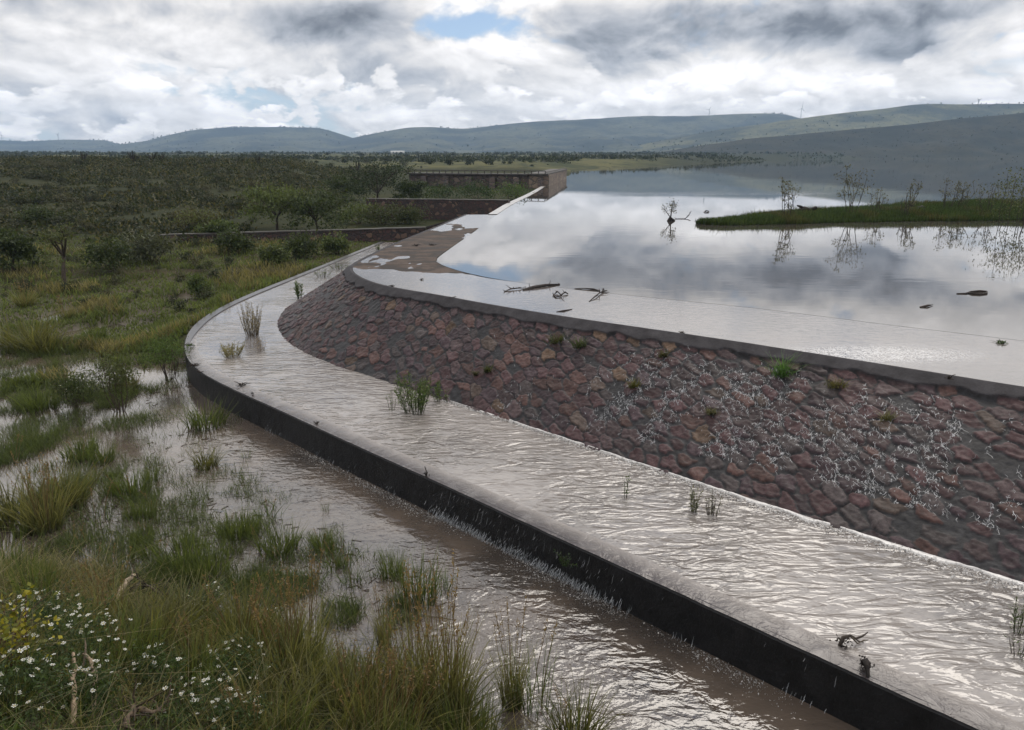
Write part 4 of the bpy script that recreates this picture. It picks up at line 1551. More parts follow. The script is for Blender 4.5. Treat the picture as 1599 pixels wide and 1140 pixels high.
# ---------------------------------------------------------------- grasses
def blade_patch(m, px, py, rx, ry, n, h, w, c0, c1, lean=.3, zmin=-.35, seg=3, z=0.0, bend=.5, cl=0.0, zmax=9):
    x, y = sample_ell(px, py, rx, ry, n, z)
    if cl:
        kk = fbm(x * 2.2, y * 1.3, 3, 410) + rng.normal(0, .07, len(x)) > cl + .03
        x, y = x[kk], y[kk]
    zz = terrain_z(x, y)
    k = (zz > zmin) & (zz < zmax) & ~inside(x, y, DAMPOLY)
    x, y, zz = x[k], y[k], zz[k]
    if len(x) == 0:
        return
    hv = h * .9 * (.35 + .8 * rng.random(len(x))) * (.7 + .6 * fbm(x * 1.2, y * 1.2, 2, 411))
    base = np.where(zz < -.02, -.06, zz - .02)
    m.add(*blades(np.stack([x, y, base], -1), hv, w, lean, c0, c1, .4, seg, bend))


# rough grass of the land behind the marsh
m = MB()
N = 52000
px = rng.random(N) * 640
py = 385 + (600 - 385) * rng.random(N)
X, Y = at(px, py, 0.3)
k = (Y < 64) & ~inside(X, Y, DAMPOLY) & ~((Y < 61) & (X > np.interp(Y, [20, 24, 29, 35, 45, 61], [-9.5, -11.2, -12.2, -12.3, -11.3, -9.6])))
X, Y = X[k], Y[k]
Z = terrain_z(X, Y)
k = (Z > .0)
X, Y, Z = X[k], Y[k], Z[k]
f = fbm(X * .35, Y * .25, 3, 420)[:, None]
f2 = fbm(X * .9, Y * .6, 2, 421)[:, None]
c0 = np.array([.045, .055, .02]) * np.ones((len(X), 1))
c1 = np.where(f > .62, np.array([.20, .175, .085]), np.array([.115, .15, .046])) * (.6 + .8 * f2)
hv = (.16 + .34 * sstep(.45, .7, f[:, 0])) * (.4 + .9 * rng.random(len(X)))
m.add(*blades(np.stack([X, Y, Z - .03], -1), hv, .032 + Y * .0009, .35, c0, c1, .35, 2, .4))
tag(m.build('rough_grass', M_GRASS), 'rough green and straw coloured grass on the land behind the marsh', kind='stuff')

# sparse blades standing in the flooded marsh
m = MB()
G0, G1 = (.030, .042, .016), (.095, .125, .042)
Y1 = (.20, .19, .075)
for (a, b, rx, ry, n, h, lean) in [
        (60, 620, 90, 30, 2400, .34, .35), (40, 565, 95, 30, 2600, .32, .35), (185, 622, 60, 22, 1500, .3, .4), (120, 660, 140, 22, 1500, .30, .4),
        (30, 700, 60, 40, 1500, .40, .3), (150, 735, 120, 30, 900, .30, .4), (230, 700, 90, 30, 260, .24, .5), (300, 760, 110, 40, 800, .26, .5),
        (60, 780, 70, 36, 1700, .42, .3), (200, 800, 130, 40, 900, .30, .4), (330, 830, 120, 34, 800, .28, .45), (460, 860, 90, 28, 420, .26, .45),
        (150, 850, 160, 26, 1000, .30, .4), (300, 900, 130, 30, 1800, .34, .4), (430, 920, 80, 30, 900, .30, .4), (560, 890, 60, 34, 420, .26, .4), (400, 780, 60, 20, 150, .22, .5),
        (330, 660, 60, 26, 260, .24, .5), (270, 640, 60, 26, 260, .26, .5), (520, 960, 60, 26, 420, .28, .4), (670, 905, 40, 24, 120, .22, .5), (520, 830, 20, 14, 30, .2, .5),
        (215, 560, 60, 20, 700, .3, .4), (600, 960, 60, 30, 350, .3, .4), (285, 590, 26, 40, 300, .3, .4)]:
    blade_patch(m, a, b, rx, ry, int(n * 3.4), h * 1.05, .012, G0, G1, lean, -.5, 3, 0., .6, .42, .5)
tag(m.build('marsh_grass', M_GRASS), 'thin green grass standing in the flooded marsh water', kind='stuff')

# broken floating bits of reed
m = MB()
for (a, b, rx, ry, n) in [(230, 820, 200, 60, 90), (400, 860, 160, 50, 60), (300, 700, 130, 50, 50), (620, 930, 90, 60, 30), (280, 600, 30, 50, 30)]:
    x, y = sample_ell(a, b, rx, ry, n)
    k = terrain_z(x, y) < -.02
    for xx, yy in zip(x[k], y[k]):
        an = rng.normal(0, .9)
        L = .06 + .16 * rng.random()
        m.tube([(xx, yy, .004), (xx + L * math.cos(an) * .5, yy + L * math.sin(an) * .5, .01), (xx + L * math.cos(an), yy + L * math.sin(an), .004)], .006, 4, (.05, .035, .022))
tag(m.build('floating_reed_bits', M_WOOD), 'short brown bits of reed floating among the marsh grass', kind='stuff')

# bank in the foreground: dense ground cover of grass
m = MB()
N = 70000
X = rng.uniform(-13.5, 3.0, N)
Y = rng.uniform(1.8, 13.6, N)
ib = inside(X, Y, BANK)
inview = (np.abs(X) < .66 * (Y + 2.5)) & (X > -13)
k = ib & inview & (np.hypot(X, Y) > 2.2)
X, Y = X[k], Y[k]
Z = terrain_z(X, Y)
dn = CAM_H - Z
k = (dn / np.hypot(X, Y) < 1.25)
X, Y, Z = X[k], Y[k], Z[k]
f = fbm(X * .7, Y * .7, 3, 430)[:, None]
f2 = fbm(X * 2.5, Y * 2.5, 2, 431)[:, None]
dist = np.sqrt(X ** 2 + Y ** 2 + (CAM_H - Z) ** 2)
c0 = np.array([.028, .034, .013]) * np.ones((len(X), 1))
c1 = np.where(f > .63, np.array([.21, .19, .08]), np.array([.115, .16, .045])) * (.5 + 1.0 * f2)
hv = (.16 + .22 * sstep(.4, .7, f[:, 0])) * (.5 + .8 * rng.random(len(X))) * np.clip(dist / 8, .5, 1)
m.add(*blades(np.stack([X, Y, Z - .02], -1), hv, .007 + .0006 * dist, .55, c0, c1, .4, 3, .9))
k = rng.random(len(X)) < .15
m.add(*blades(np.stack([X[k], Y[k], Z[k] + .03], -1), hv[k] * 1.5, .006 + .0004 * dist[k], 1.1, (.09, .08, .04), (.26, .22, .11), .5, 4, 1.4))
# low broad leaved herbs between the blades
N2 = 26000
k = rng.integers(0, len(X), N2)
P = np.stack([X[k], Y[k], Z[k]], -1) + rng.normal(0, .05, (N2, 3))
P[:, 2] = Z[k] + .16 * rng.random(N2)
cc = np.array([.045, .075, .022]) * (.5 + 1.1 * fbm(P[:, 0] * 1.3, P[:, 1] * 1.3, 3, 432))[:, None]
m.add(*leaves(P, .035 + .03 * rng.random(N2), cc, .4, .4, .3, (.07, .10, .03)))
tag(m.build('bank_grass', M_GRASS), 'tangled green and straw grass covering the near bank', kind='stuff')

# separate tufts -------------------------------------------------------------
tp = {
    'green': [tuft_mesh('grass_clump', 1, .42, 150, .022, (.03, .045, .014), (.11, .14, .042), .22, bend=.4) for _ in range(3)],
    'olive': [tuft_mesh('grass_clump', 1, .38, 170, .026, (.04, .045, .018), (.14, .14, .05), .42) for _ in range(3)],
    'straw': [tuft_mesh('grass_clump', 1, .30, 190, .020, (.045, .052, .02), (.20, .195, .082), .30, heads=12) for _ in range(3)],
    'sparse': [tuft_mesh('grass_clump', 1, .40, 34, .024, (.03, .05, .015), (.10, .14, .04), .40, heads=2) for _ in range(3)],
}
used = set()


def tuft(kind, px, pb, ptop, z=None, label=None, group=None, wide=1.0, idx=None):
    k = int(rng.integers(0, 3)) if idx is None else idx
    src = tp[kind][k]
    if src.name in used:
        o = src.copy()
        col.objects.link(o)
    else:
        o = src
        used.add(src.name)
    if z is None:
        x, y, zz = ground_hit(px, pb)
    else:
        x, y = [float(q) for q in at(px, pb, z)]
        zz = z
    h = (pb - ptop) / FPX * math.hypot(y, CAM_H - zz) / .93
    put(o, x, y, zz - .01, h)
    o.scale = (h * wide, h * wide, h)
    tag(o, label, 'grass clump', group)
    return o


MG = 'green clumps standing in the flooded marsh'
for (kd, px, pb, pt, w, lab) in [
        ('straw', 72, 826, 742, .9, 'tall yellow green grass clump in the water at the left edge of the marsh'),
        ('olive', 30, 812, 735, 1.1, 'broad olive grass clump touching the left edge beside the yellow one'),
        ('olive', 100, 790, 715, 1.0, 'olive grass clump just behind the tall yellow green clump'),
        ('green', 322, 664, 622, 1.5, 'low dark green grass clump at the foot of the black wall'),
        ('olive', 322, 728, 694, 1.2, 'small brownish grass clump alone in open marsh water'),
        ('sparse', 384, 716, 694, .8, 'tiny tuft of grass right of the small brownish clump'),
        ('green', 208, 770, 728, 1.3, 'green grass clump in the middle of the marsh below the blue reflection'),
        ('green', 368, 838, 790, 1.2, 'upright green grass clump left of a matching one in the marsh'),
        ('green', 436, 860, 808, 1.2, 'upright green grass clump nearest the brown channel'),
        ('green', 612, 900, 850, .8, 'bright green reed clump, left of the pair in the channel'),
        ('green', 650, 940, 858, .8, 'tallest bright green reed clump standing in the channel'),
        ('sparse', 690, 926, 876, .8, 'thin sparse grass right of the tall reed clump'),
        ('sparse', 508, 798, 776, .6, 'tiny sprig of grass alone in the brown channel'),
        ('sparse', 550, 912, 866, .8, 'sparse grass tuft left of the bright green reed pair'),
        ('green', 290, 880, 822, 1.3, 'dense green grass clump behind the driftwood branch'),
        ('green', 330, 900, 846, 1.1, 'green grass clump right of the dense one behind the driftwood')]:
    tuft(kd, px, pb, pt, 0.0, lab, MG, w)
for i_ in range(90):
    a = rng.random()
    px = [rng.uniform(10, 560)][0]
    pb = rng.uniform(690, 915)
    if px > 240 and pb < 790:
        continue
    if px > 420 and pb < 850:
        continue
    tuft('green' if rng.random() < .5 else 'sparse', px, pb, pb - rng.uniform(16, 42), 0.0, 'small green tuft of grass scattered in the flooded marsh water', MG + ', scattered', float(rng.uniform(.8, 1.4)))

BG = 'tall clumps along the near bank'
for (kd, px, pb, pt, w, lab) in [
        ('straw', 690, 1112, 950, .55, 'tallest straw coloured grass clump with seed heads at the water edge'),
        ('straw', 650, 1100, 960, .55, 'tall green and straw grass clump just left of the tallest one'),
        ('olive', 600, 1090, 985, .7, 'leafy olive grass clump left of the straw clumps'),
        ('straw', 715, 1125, 990, .45, 'straw clump leaning over the water right of the tallest one'),
        ('straw', 480, 1040, 925, .55, 'yellow brown grass clump half way along the bank edge'),
        ('straw', 455, 1010, 920, .5, 'thin straw grass behind the yellow brown clump'),
        ('straw', 800, 1108, 985, .35, 'loose brown stalks with drooping seed heads over the channel'),
        ('sparse', 830, 1105, 975, .5, 'reddish arching stalks standing right of the straw clumps'),
        ('sparse', 885, 1150, 1070, .8, 'sparse green tuft at the bottom edge in the brown water'),
        ('olive', 900, 1160, 1080, .9, 'low green tuft cut by the bottom edge beside the sparse one'),
        ('olive', 560, 1120, 1010, .9, 'broad arching grass clump on the lower bank'),
        ('olive', 520, 1150, 1040, .9, 'arching grass clump at the bottom edge of the bank'),
        ('straw', 180, 1060, 985, .5, 'dry straw tuft between the daisies and the dead root'),
        ('olive', 240, 1010, 940, 1.1, 'rounded green brown grass hummock right of the driftwood branch'),
        ('green', 300, 1080, 1000, 1.0, 'green grass hummock in the middle of the near bank'),
        ('olive', 380, 1000, 900, .8, 'olive grass clump at the bank edge above the daisies'),
        ('straw', 600, 1010, 935, .4, 'thin straw coloured reeds rising from the channel edge')]:
    tuft(kd, px, pb, pt, None, lab, BG, w)
for i_ in range(46):
    px = rng.uniform(0, 740)
    pb = rng.uniform(900 + .18 * px, 1190)
    x, y, z = ground_hit(px, pb)
    if z < .03:
        continue
    tuft(['olive', 'green', 'olive', 'green', 'straw'][int(rng.integers(0, 5))], px, pb, pb - rng.uniform(60, 105), None, 'tangled grass tuft among many covering the near bank', 'tangled tufts covering the near bank', float(rng.uniform(.7, 1.2)))
MG2 = 'grass mounds on the left behind the marsh'
for (kd, px, pb, pt, w, lab) in [
        ('olive', 40, 545, 485, 1.3, 'large brown green grass mound at the left edge beside the muddy inlet'),
        ('olive', 70, 552, 500, 1.0, 'right shoulder of the brown green mound beside the inlet'),
        ('straw', 40, 480, 450, 1.2, 'straw grass behind the brown green mound at the left edge'),
        ('green', 150, 530, 500, 1.2, 'green clump between the inlet and the bright puddle'),
        ('green', 60, 640, 600, 1.6, 'low green grass mound left of the flowering bush'),
        ('straw', 105, 500, 470, .8, 'pale dry stalks above the muddy inlet')]:
    tuft(kd, px, pb, pt, None, lab, MG2, w)

# ---------------------------------------------------------------- flowering plants
M_PETAL = mat_foliage('petals', .3, .6, .2)


def flowers(m, P, s):
    n = len(P)
    for k in range(6):
        a = 2 * math.pi * k / 6 + rng.random(n) * .3
        d = np.stack([np.cos(a), np.sin(a), .12 + .15 * rng.random(n)], -1)
        sd = np.stack([-np.sin(a), np.cos(a), np.zeros(n)], -1)
        V = np.stack([P, P + d * s * .7 + sd * s * .28, P + d * s, P + d * s * .7 - sd * s * .28], 1)
        m.add(V.reshape(-1, 3), np.arange(n)[:, None] * 4 + np.arange(4), (.62, .63, .58))
    up = P + np.array([0, 0, s * .14])
    for dx_, dy_ in ((1, 0), (0, 1)):
        q = np.array([dx_, dy_, 0]) * s * .26
        w_ = np.array([-dy_, dx_, 0]) * s * .26
        V = np.stack([up - q, up + w_, up + q, up - w_], 1)
        m.add(V.reshape(-1, 3), np.arange(n)[:, None] * 4 + np.arange(4), (.45, .33, .05))


PROTO = {}


def daisy(px, pb, ptop, wpx, nf, lab, nl=1300, fs=.026, z=None):
    x, y, z = ground_hit(px, pb)
    D = math.hypot(y, CAM_H - z)
    h = (pb - ptop) / FPX * D
    w = wpx / FPX * D
    t = tag(empty('daisy_bush', (x, y, z)), lab, 'flowering plant', 'white flowering daisy plants')
    shrub_mesh(t, h, w, nl, .05, (.030, .052, .018), (.075, .11, .035), 12, (.045, .06, .025), .1, clumps=26, aspect=.3, stem_r=.004)
    m = MB()
    a = rng.random(nf) * 6.28
    q = np.sqrt(rng.random(nf)) * w * .52
    P = np.stack([q * np.cos(a), q * np.sin(a), h * (.72 + .38 * rng.random(nf)) * (1 - .35 * (q / (w * .5)) ** 2)], -1)
    # flowers in loose sprays
    P = P + rng.normal(0, .02, P.shape)
    for p in P:
        m.tube([(p[0] * .85, p[1] * .85, p[2] - .16), p], .0025, 3, (.05, .07, .03))
    tag(m.build('flower_stalks', M_FOL, t), kind='stuff')
    if 'flower' not in PROTO:
        m = MB()
        flowers(m, np.zeros((1, 3)), 1.0)
        PROTO['flower'] = m.build('flower_head', M_PETAL, t)
        col.objects.unlink(PROTO['flower'])
    for p in P:
        o = PROTO['flower'].copy()
        col.objects.link(o)
        o.parent = t
        o.location = p
        s_ = fs * float(rng.uniform(.75, 1.2))
        o.scale = (s_, s_, s_)
        o.rotation_euler = (float(rng.normal(0, .35)), float(rng.normal(0, .35)), float(rng.random() * 6))


daisy(60, 1010, 930, 130, 46, 'daisy plant with white flowers behind the red stemmed bush at the left edge')
daisy(120, 1060, 965, 150, 70, 'largest daisy plant, thick with white flowers, left of the driftwood branch')
daisy(40, 1120, 1030, 130, 44, 'daisy plant at the lower left corner of the bank')
daisy(150, 1120, 1040, 90, 22, 'daisy plant just left of the dead root')
daisy(325, 960, 915, 60, 16, 'thin daisy sprays beside the water right of the driftwood branch')
daisy(240, 1075, 1022, 90, 24, 'daisy plant behind the dead root')
daisy(365, 1075, 1012, 110, 40, 'daisy plant in the middle of the near bank')
daisy(420, 1000, 955, 60, 18, 'small daisy plant near the water in front of the reeds')
daisy(300, 1130, 1075, 120, 34, 'daisy plant low on the bank right of the dead root')
daisy(475, 1060, 1030, 40, 12, 'tiny daisy spray beside the yellow brown grass clump')
daisy(370, 1150, 1095, 80, 20, 'daisy plant cut by the bottom edge of the picture')
daisy(133, 624, 585, 62, 60, 'distant daisy bush with tiny white flowers standing in the marsh', 1500, .042)

# red stemmed bush at left edge
x, y, z = ground_hit(18, 1075)
t = tag(empty('red_stem_bush', (x, y, z)), 'tall twiggy bush with dark red stems and yellow green leaves at the left edge', 'bush')
D = math.hypot(y, CAM_H - z)
shrub_mesh(t, 150 / FPX * D, 130 / FPX * D, 380, .055, (.11, .125, .02), (.30, .26, .03), 16, (.075, .03, .028), .05, clumps=5, aspect=.7, stem_r=.006, open_=.6)

# bushes by the marsh
def marsh_bush(px, pb, pt, wp, nl, c, c2, lab, ls=.09, nst=9, low=.25, st=(.06, .045, .035)):
    x, y = [float(q) for q in at(px, pb, 0.0)]
    D = math.hypot(y, CAM_H)
    t = tag(empty('marsh_bush', (x, y, -.02)), lab, 'bush')
    shrub_mesh(t, (pb - pt) / FPX * D, wp / FPX * D, nl, ls, c, c2, nst, st, low, clumps=12, aspect=.28, stem_r=.013, up=1.2)


marsh_bush(188, 642, 546, 70, 2600, (.05, .065, .024), (.12, .14, .05), 'upright olive bush with bare stems standing in the marsh')
marsh_bush(266, 592, 524, 74, 2600, (.05, .085, .022), (.11, .16, .045), 'fresh green spreading bush against the rounded end of the black wall', .08, 11, .3)
marsh_bush(120, 640, 580, 60, 1600, (.04, .06, .02), (.09, .11, .04), 'leafy green bush left of the upright olive bush in the marsh')

# ---------------------------------------------------------------- plants on the flooded shelf, dam face and lake
def sprig(px, pb, pt, wp, z, lab, n=14, nl=260, c=(.05, .085, .022), c2=(.12, .17, .05), st=(.045, .05, .025), ls=.06, kind='plant', asp=.2, sr=.006, tilt=0.):
    x, y = [float(q) for q in at(px, pb, z)]
    D = math.hypot(y, CAM_H - z)
    h, w = (pb - pt) / FPX * D, wp / FPX * D
    t = tag(empty('water_plant', (x, y, z - .02)), lab, kind)
    ms, mf = MB(), MB()
    for k in range(n):
        a = rng.random() * 6.28
        q = .5 * w * math.sqrt(rng.random())
        hh = h * (.5 + .5 * rng.random())
        p0 = np.array([math.cos(a) * q * .45, math.sin(a) * q * .45, -.05])
        p2 = np.array([math.cos(a) * q + tilt * hh, math.sin(a) * q, hh])
        p1 = (p0 + p2) / 2 + rng.normal(0, .03 * h, 3)
        ms.tube([p0, p1, p2], [sr, sr * .8, sr * .4], 4, st, .2)
        k_ = max(2, nl // n)
        u = .25 + .75 * rng.random(k_)[:, None]
        P = np.where(u < .5, p0 + (p1 - p0) * u * 2, p1 + (p2 - p1) * (u * 2 - 1)) + rng.normal(0, .012, (k_, 3))
        mf.add(*leaves(P, ls * (.6 + .8 * rng.random(k_)), c, .35, asp, 1.0, c2))
    ms.build('stems', M_WOOD, t)
    mf.build('foliage', M_FOL, t)
    return t


sprig(648, 644, 580, 62, Z1, 'leafy green willow like plant in the flooded shelf at the foot of the stones', 34, 1500, ls=.10, asp=.16, sr=.008)
sprig(686, 628, 592, 26, Z1, 'small leafy shoot leaning against the stones right of the big leafy plant', 9, 260, ls=.09, asp=.16)
sprig(612, 640, 600, 16, Z1, 'thin outlying shoots left of the big leafy plant', 5, 60)
sprig(467, 466, 432, 18, Z1, 'upright green plant at the inner edge of the curved shelf', 8, 240, ls=.14, sr=.014)
sprig(590, 391, 382, 8, Z1, 'small green plant near the far end of the flooded shelf', 5, 60, ls=.16, sr=.016)
sprig(530, 420, 408, 40, Z1, 'sparse grassy stems in the far part of the shelf', 16, 60, ls=.14, sr=.012, c=(.06, .07, .03))
sprig(505, 432, 420, 36, Z1, 'sparse stems by the back wall of the shelf', 14, 50, ls=.14, sr=.012, c=(.06, .07, .03))
sprig(977, 778, 732, 12, Z1, 'single thin green stalk standing alone in the flooded shelf', 3, 60, ls=.07)
sprig(1083, 800, 758, 22, Z1, 'olive plant at the toe of the stones, left of a twiggy one', 9, 170, (.06, .075, .03), (.14, .14, .05), ls=.07)
sprig(1112, 806, 764, 26, Z1, 'dark twiggy plant at the toe of the stones', 12, 110, (.05, .06, .025), (.12, .12, .05), (.04, .03, .022), .06)
sprig(1590, 990, 930, 26, Z1, 'sparse green plant in the shelf water at the right edge', 9, 130, ls=.06)
sprig(1592, 1022, 988, 40, Z1, 'dark flooded twigs below the sparse plant at the right edge', 9, 30, st=(.03, .025, .02))
sprig(394, 524, 468, 40, Z1, 'dead pale brown twiggy bush standing in the curved part of the shelf', 44, 1100, (.20, .165, .10), (.32, .28, .18), (.10, .08, .055), .06, 'dead bush', .3, .008)
sprig(362, 556, 534, 44, Z1, 'low pale straw tuft in the shelf, nearest the rounded wall', 40, 800, (.20, .18, .09), (.30, .27, .15), (.14, .12, .07), .08, 'dead bush')
sprig(408, 548, 524, 24, Z1, 'bent brown stalks beside the dead twiggy bush', 10, 90, (.16, .12, .07), (.24, .19, .11), (.10, .07, .045), .06, 'dead bush')
sprig(622, 604, 596, 5, Z1, 'tiny lone sprig in the middle of the shelf water', 2, 8)

# debris on the rim of the retaining wall ------------------------------------
def debris(px, py, z, n, L, lab, name='driftwood', up=.35, c=(.03, .024, .02), r=.014, leafy=0, cat='driftwood'):
    x, y = [float(q) for q in at(px, py, z)]
    m = MB()
    for k in range(n):
        a = rng.random() * 6.28
        e = np.array([math.cos(a), math.sin(a), up * (rng.random() - .1)]) * L * (.4 + .6 * rng.random())
        s0 = rng.normal(0, L * .12, 3) * [1, 1, .3]
        mid = s0 + e * .5 + rng.normal(0, L * .08, 3) + [0, 0, L * .1 * up]
        m.tube([s0, mid, s0 + e], [r, r * .8, r * .35], 5, c, .3)
    P = rng.normal(0, L * .2, (30 + leafy, 3)) * [1, 1, .35]
    P[:, 2] = np.abs(P[:, 2])
    m.add(*leaves(P, L * .22, c if not leafy else (.05, .085, .025), .4, .5))
    o = m.build(name, M_WOOD if not leafy else M_FOL)
    o.location = (x, y, z + .01)
    return tag(o, lab, cat)


debris(300, 572, Z1 + .02, 9, .30, 'dark debris clump caught on the rounded end of the wall')
debris(297, 540, Z1 + .03, 5, .26, 'leafy scrap of debris on the wall where the curve begins', leafy=20)
debris(311, 582, Z1 + .02, 4, .18, 'small dark debris scrap just below the clump on the rounded wall')
debris(378, 602, Z1, 7, .26, 'dark bent debris on the rim where the wall begins to straighten', up=1.2)
debris(394, 615, Z1, 3, .12, 'tiny dark scrap right of the bent debris on the rim')
debris(494, 661, Z1, 3, .16, 'flat dark scrap in the water beside the wall rim')
o = MB().tube([(0, 0, -.05), (.01, 0, .08), (-.02, .01, .17)], [.016, .012, .008], 6, (.03, .025, .02), .3).add(*leaves(rng.normal(0, .03, (20, 3)) * [1, 1, .3] + [0, 0, .01], .05, (.03, .025, .02))).build('stick', M_WOOD)
x, y = at(665, 741, Z1)
o.location = (float(x), float(y), Z1)
tag(o, 'short upright stick poking from the wall rim', 'stick')
# bent branch and clump near the lower right
x, y = [float(q) for q in at(1325, 1008, Z1)]
m = MB()
m.tube([(-.12, 0, .0), (-.07, .02, .10), (.02, .03, .13), (.10, .03, .085), (.20, .06, .10), (.28, .09, .14)], [.025, .03, .022, .018, .014, .006], 6, (.045, .035, .028), .4)
m.tube([(.02, .03, .13), (.10, -.03, .05), (.18, -.02, .09), (.26, .02, .07)], [.014, .012, .01, .005], 5, (.09, .075, .055), .3)
m.tube([(-.12, 0, .0), (-.02, -.04, -.02), (.02, -.08, -.02)], [.025, .02, .012], 5, (.03, .024, .02), .3)
m.tube([(.10, .03, .085), (.14, .06, .03), (.22, .05, .01)], [.012, .01, .005], 5, (.05, .04, .03), .3)
m.add(*leaves(rng.normal(0, .05, (50, 3)) * [1.2, .8, .5] + [-.06, 0, .06], .05, (.035, .028, .022)))
o = m.build('driftwood', M_WOOD)
o.location = (x, y, Z1)
tag(o, 'bent brown driftwood branch snagged in the shelf water near the lower right', 'driftwood')
x, y = [float(q) for q in at(1352, 1046, Z1)]
m = MB()
m.tube([(0, .10, .05), (.0, .04, .09), (.01, -.02, .03), (-.01, -.09, .0), (-.02, -.13, -.10)], [.03, .045, .03, .022, .012], 7, (.022, .018, .016), .5)
m.tube([(.03, .09, .10), (.06, .05, .06), (.03, .0, -.01)], [.02, .022, .012], 6, (.028, .022, .02), .4)
m.add(*leaves(rng.normal(0, .045, (70, 3)) * [.8, 1.2, .6] + [0, .03, .05], .05, (.025, .02, .018)))
o = m.build('debris_clump', M_WOOD)
o.location = (x, y, Z1)
tag(o, 'black lump of debris hanging over the rim of the wall at lower right', 'debris')
# weed on the wall face
x, y = [float(q) for q in at(888, 868, Z1 - .2)]
t = tag(empty('wall_weed', (x - .05, y - .08, Z1 - .35)), 'green weed growing from the black wall face', 'plant')
m = MB()
ml = MB()
for k in range(9):
    e = np.array([rng.normal(0, .12), -.05 - .1 * rng.random(), .05 + .28 * rng.random()])
    m.tube([(0, .05, 0), e * .5 + [0, 0, .03], e], [.005, .004, .002], 4, (.04, .045, .02))
    P = e * (.3 + .8 * rng.random(14)[:, None])
    ml.add(*leaves(P, .05, (.03, .055, .015), .4, .3, .5))
m.build('stems', M_WOOD, t)
ml.build('foliage', M_FOL, t)

# tufts growing in the dam face
ti = [(870, 534, 28, 16, (.05, .06, .02)), (906, 542, 22, 18, (.05, .07, .02)), (1222, 586, 26, 34, (.06, .13, .03)), (1305, 604, 34, 14, (.09, .085, .03)), (1036, 556, 14, 12, (.06, .06, .025)),
      (1112, 646, 16, 12, (.10, .10, .06)), (990, 605, 14, 16, (.07, .07, .02)), (762, 580, 14, 12, (.05, .06, .02)), (1386, 656, 18, 16, (.10, .10, .05)), (744, 585, 10, 8, (.06, .06, .03))]
tl = ['dark moss like tuft high on the stone face, left of a similar one', 'dark green tuft high on the stone face, right of a similar one', 'bright green plant sprouting from the concrete lip',
      'flat yellow green tuft just under the concrete lip', 'small olive tuft in the upper stones', 'pale tuft half way down the stone face', 'olive tuft in the mortar in the middle of the face',
      'small tuft near the left of the stone face', 'pale green tuft in the stones below the flat yellow tuft', 'tiny olive sprig beside the small left tuft']


def face_hit(px, py):
    """point on the dam face seen at a pixel"""
    dx = (px - 799.5) / FPX
    dy = (570 - py) / FPX
    d = np.array([dx, COSP + dy * SINP, -SINP + dy * COSP])
    d /= np.linalg.norm(d)
    Q = FV.reshape(-1, 3) - np.array([0, 0, CAM_H])
    k = np.argmin(np.linalg.norm(np.cross(Q, d), axis=1) + (Q @ d) * 1e-3)
    return np.unravel_index(k, (NS, NV)), FV.reshape(-1, 3)[k]


for (px, py, wp, hp, c), lab in zip(ti, tl):
    (i_, j_), P0 = face_hit(px, py)
    D = np.linalg.norm(P0 - [0, 0, CAM_H])
    w, h = wp / FPX * D, hp / FPX * D
    n = 90
    P = rng.normal(0, 1, (n, 3)) * [w * .22, w * .16, .02]
    m = MB()
    m.add(*blades(P, h * (.6 + .6 * rng.random(n)), .016, .6, tuple(.6 * q for q in c), tuple(1.7 * q for q in c), .35, 3, .9))
    m.add(*leaves(P + [0, 0, .03], .05, c, .4, .4))
    o = m.build('face_tuft', M_GRASS)
    o.location = P0 - [0, 0, .02]
    tag(o, lab, 'plant', 'tufts rooted in the dam face')

# stuff on the crest and lake ---------------------------------------------------
def lake_log(pts, z, radii, lab, c=(.028, .022, .02), name='driftwood', rag=0, cat='driftwood'):
    P = []
    for q in pts:
        x, y = at(q[0], q[1], z)
        P.append((float(x), float(y), z + (q[2] if len(q) > 2 else 0)))
    P = np.array(P)
    o0 = P[0].copy()
    m = MB()
    m.tube(P - o0, [.62 * q for q in radii], 7, c, .7)
    if rag:
        k = rng.random(rag)
        Pm = np.stack([np.interp(k, np.linspace(0, 1, len(P)), (P - o0)[:, i]) for i in range(3)], -1)
        for q in Pm:
            e = q + rng.normal(0, .10, 3) * [1, 1, .5] + [0, 0, .05]
            m.tube([q, (q + e) / 2 + rng.normal(0, .01, 3), e], [.016, .012, .005], 4, c, .3)
    o = m.build(name, M_WOOD)
    o.location = o0
    return tag(o, lab, cat)


lake_log([(817, 453), (832, 450, .03), (852, 447, .05), (874, 444.5, .02)], Z2, [.06, .085, .08, .03], 'thickest black log lying on the submerged crest', rag=5)
lake_log([(787, 456), (797, 453, .03), (806, 452, .04), (816, 451, .02)], Z2, [.02, .035, .03, .015], 'thin crooked stick touching the left end of the thickest log', rag=8)
lake_log([(864, 461), (870, 458, .06), (877, 463, .03), (868, 465, .02), (864, 461)], Z2, [.03, .05, .03, .03, .03], 'small ring shaped tangle of wood below the thickest log', rag=6)
lake_log([(876, 461, .03), (883, 459, .05), (887, 460, .02)], Z2, [.02, .045, .03], 'stub of wood right of the ring shaped tangle', rag=3)
lake_log([(897, 451), (912, 451.5, .03), (926, 452.5, .03), (937, 455, .02)], Z2, [.025, .03, .045, .02], 'flat thin branch pointing right beyond the thickest log')
lake_log([(944, 454), (936, 460, .05), (928, 466, .04), (920, 471, .0)], Z2, [.03, .035, .03, .02], 'knobbly branch slanting towards the crest edge', rag=12)
lake_log([(869, 487), (880, 486, .02), (893, 483)], Z2, [.02, .03, .02], 'short thin stick nearest the dam edge')
lake_log([(1437, 480), (1448, 479, .03), (1457, 477, .02)], Z2, [.05, .05, .01], 'pointed wooden stub floating in the open lake', (.03, .022, .018))
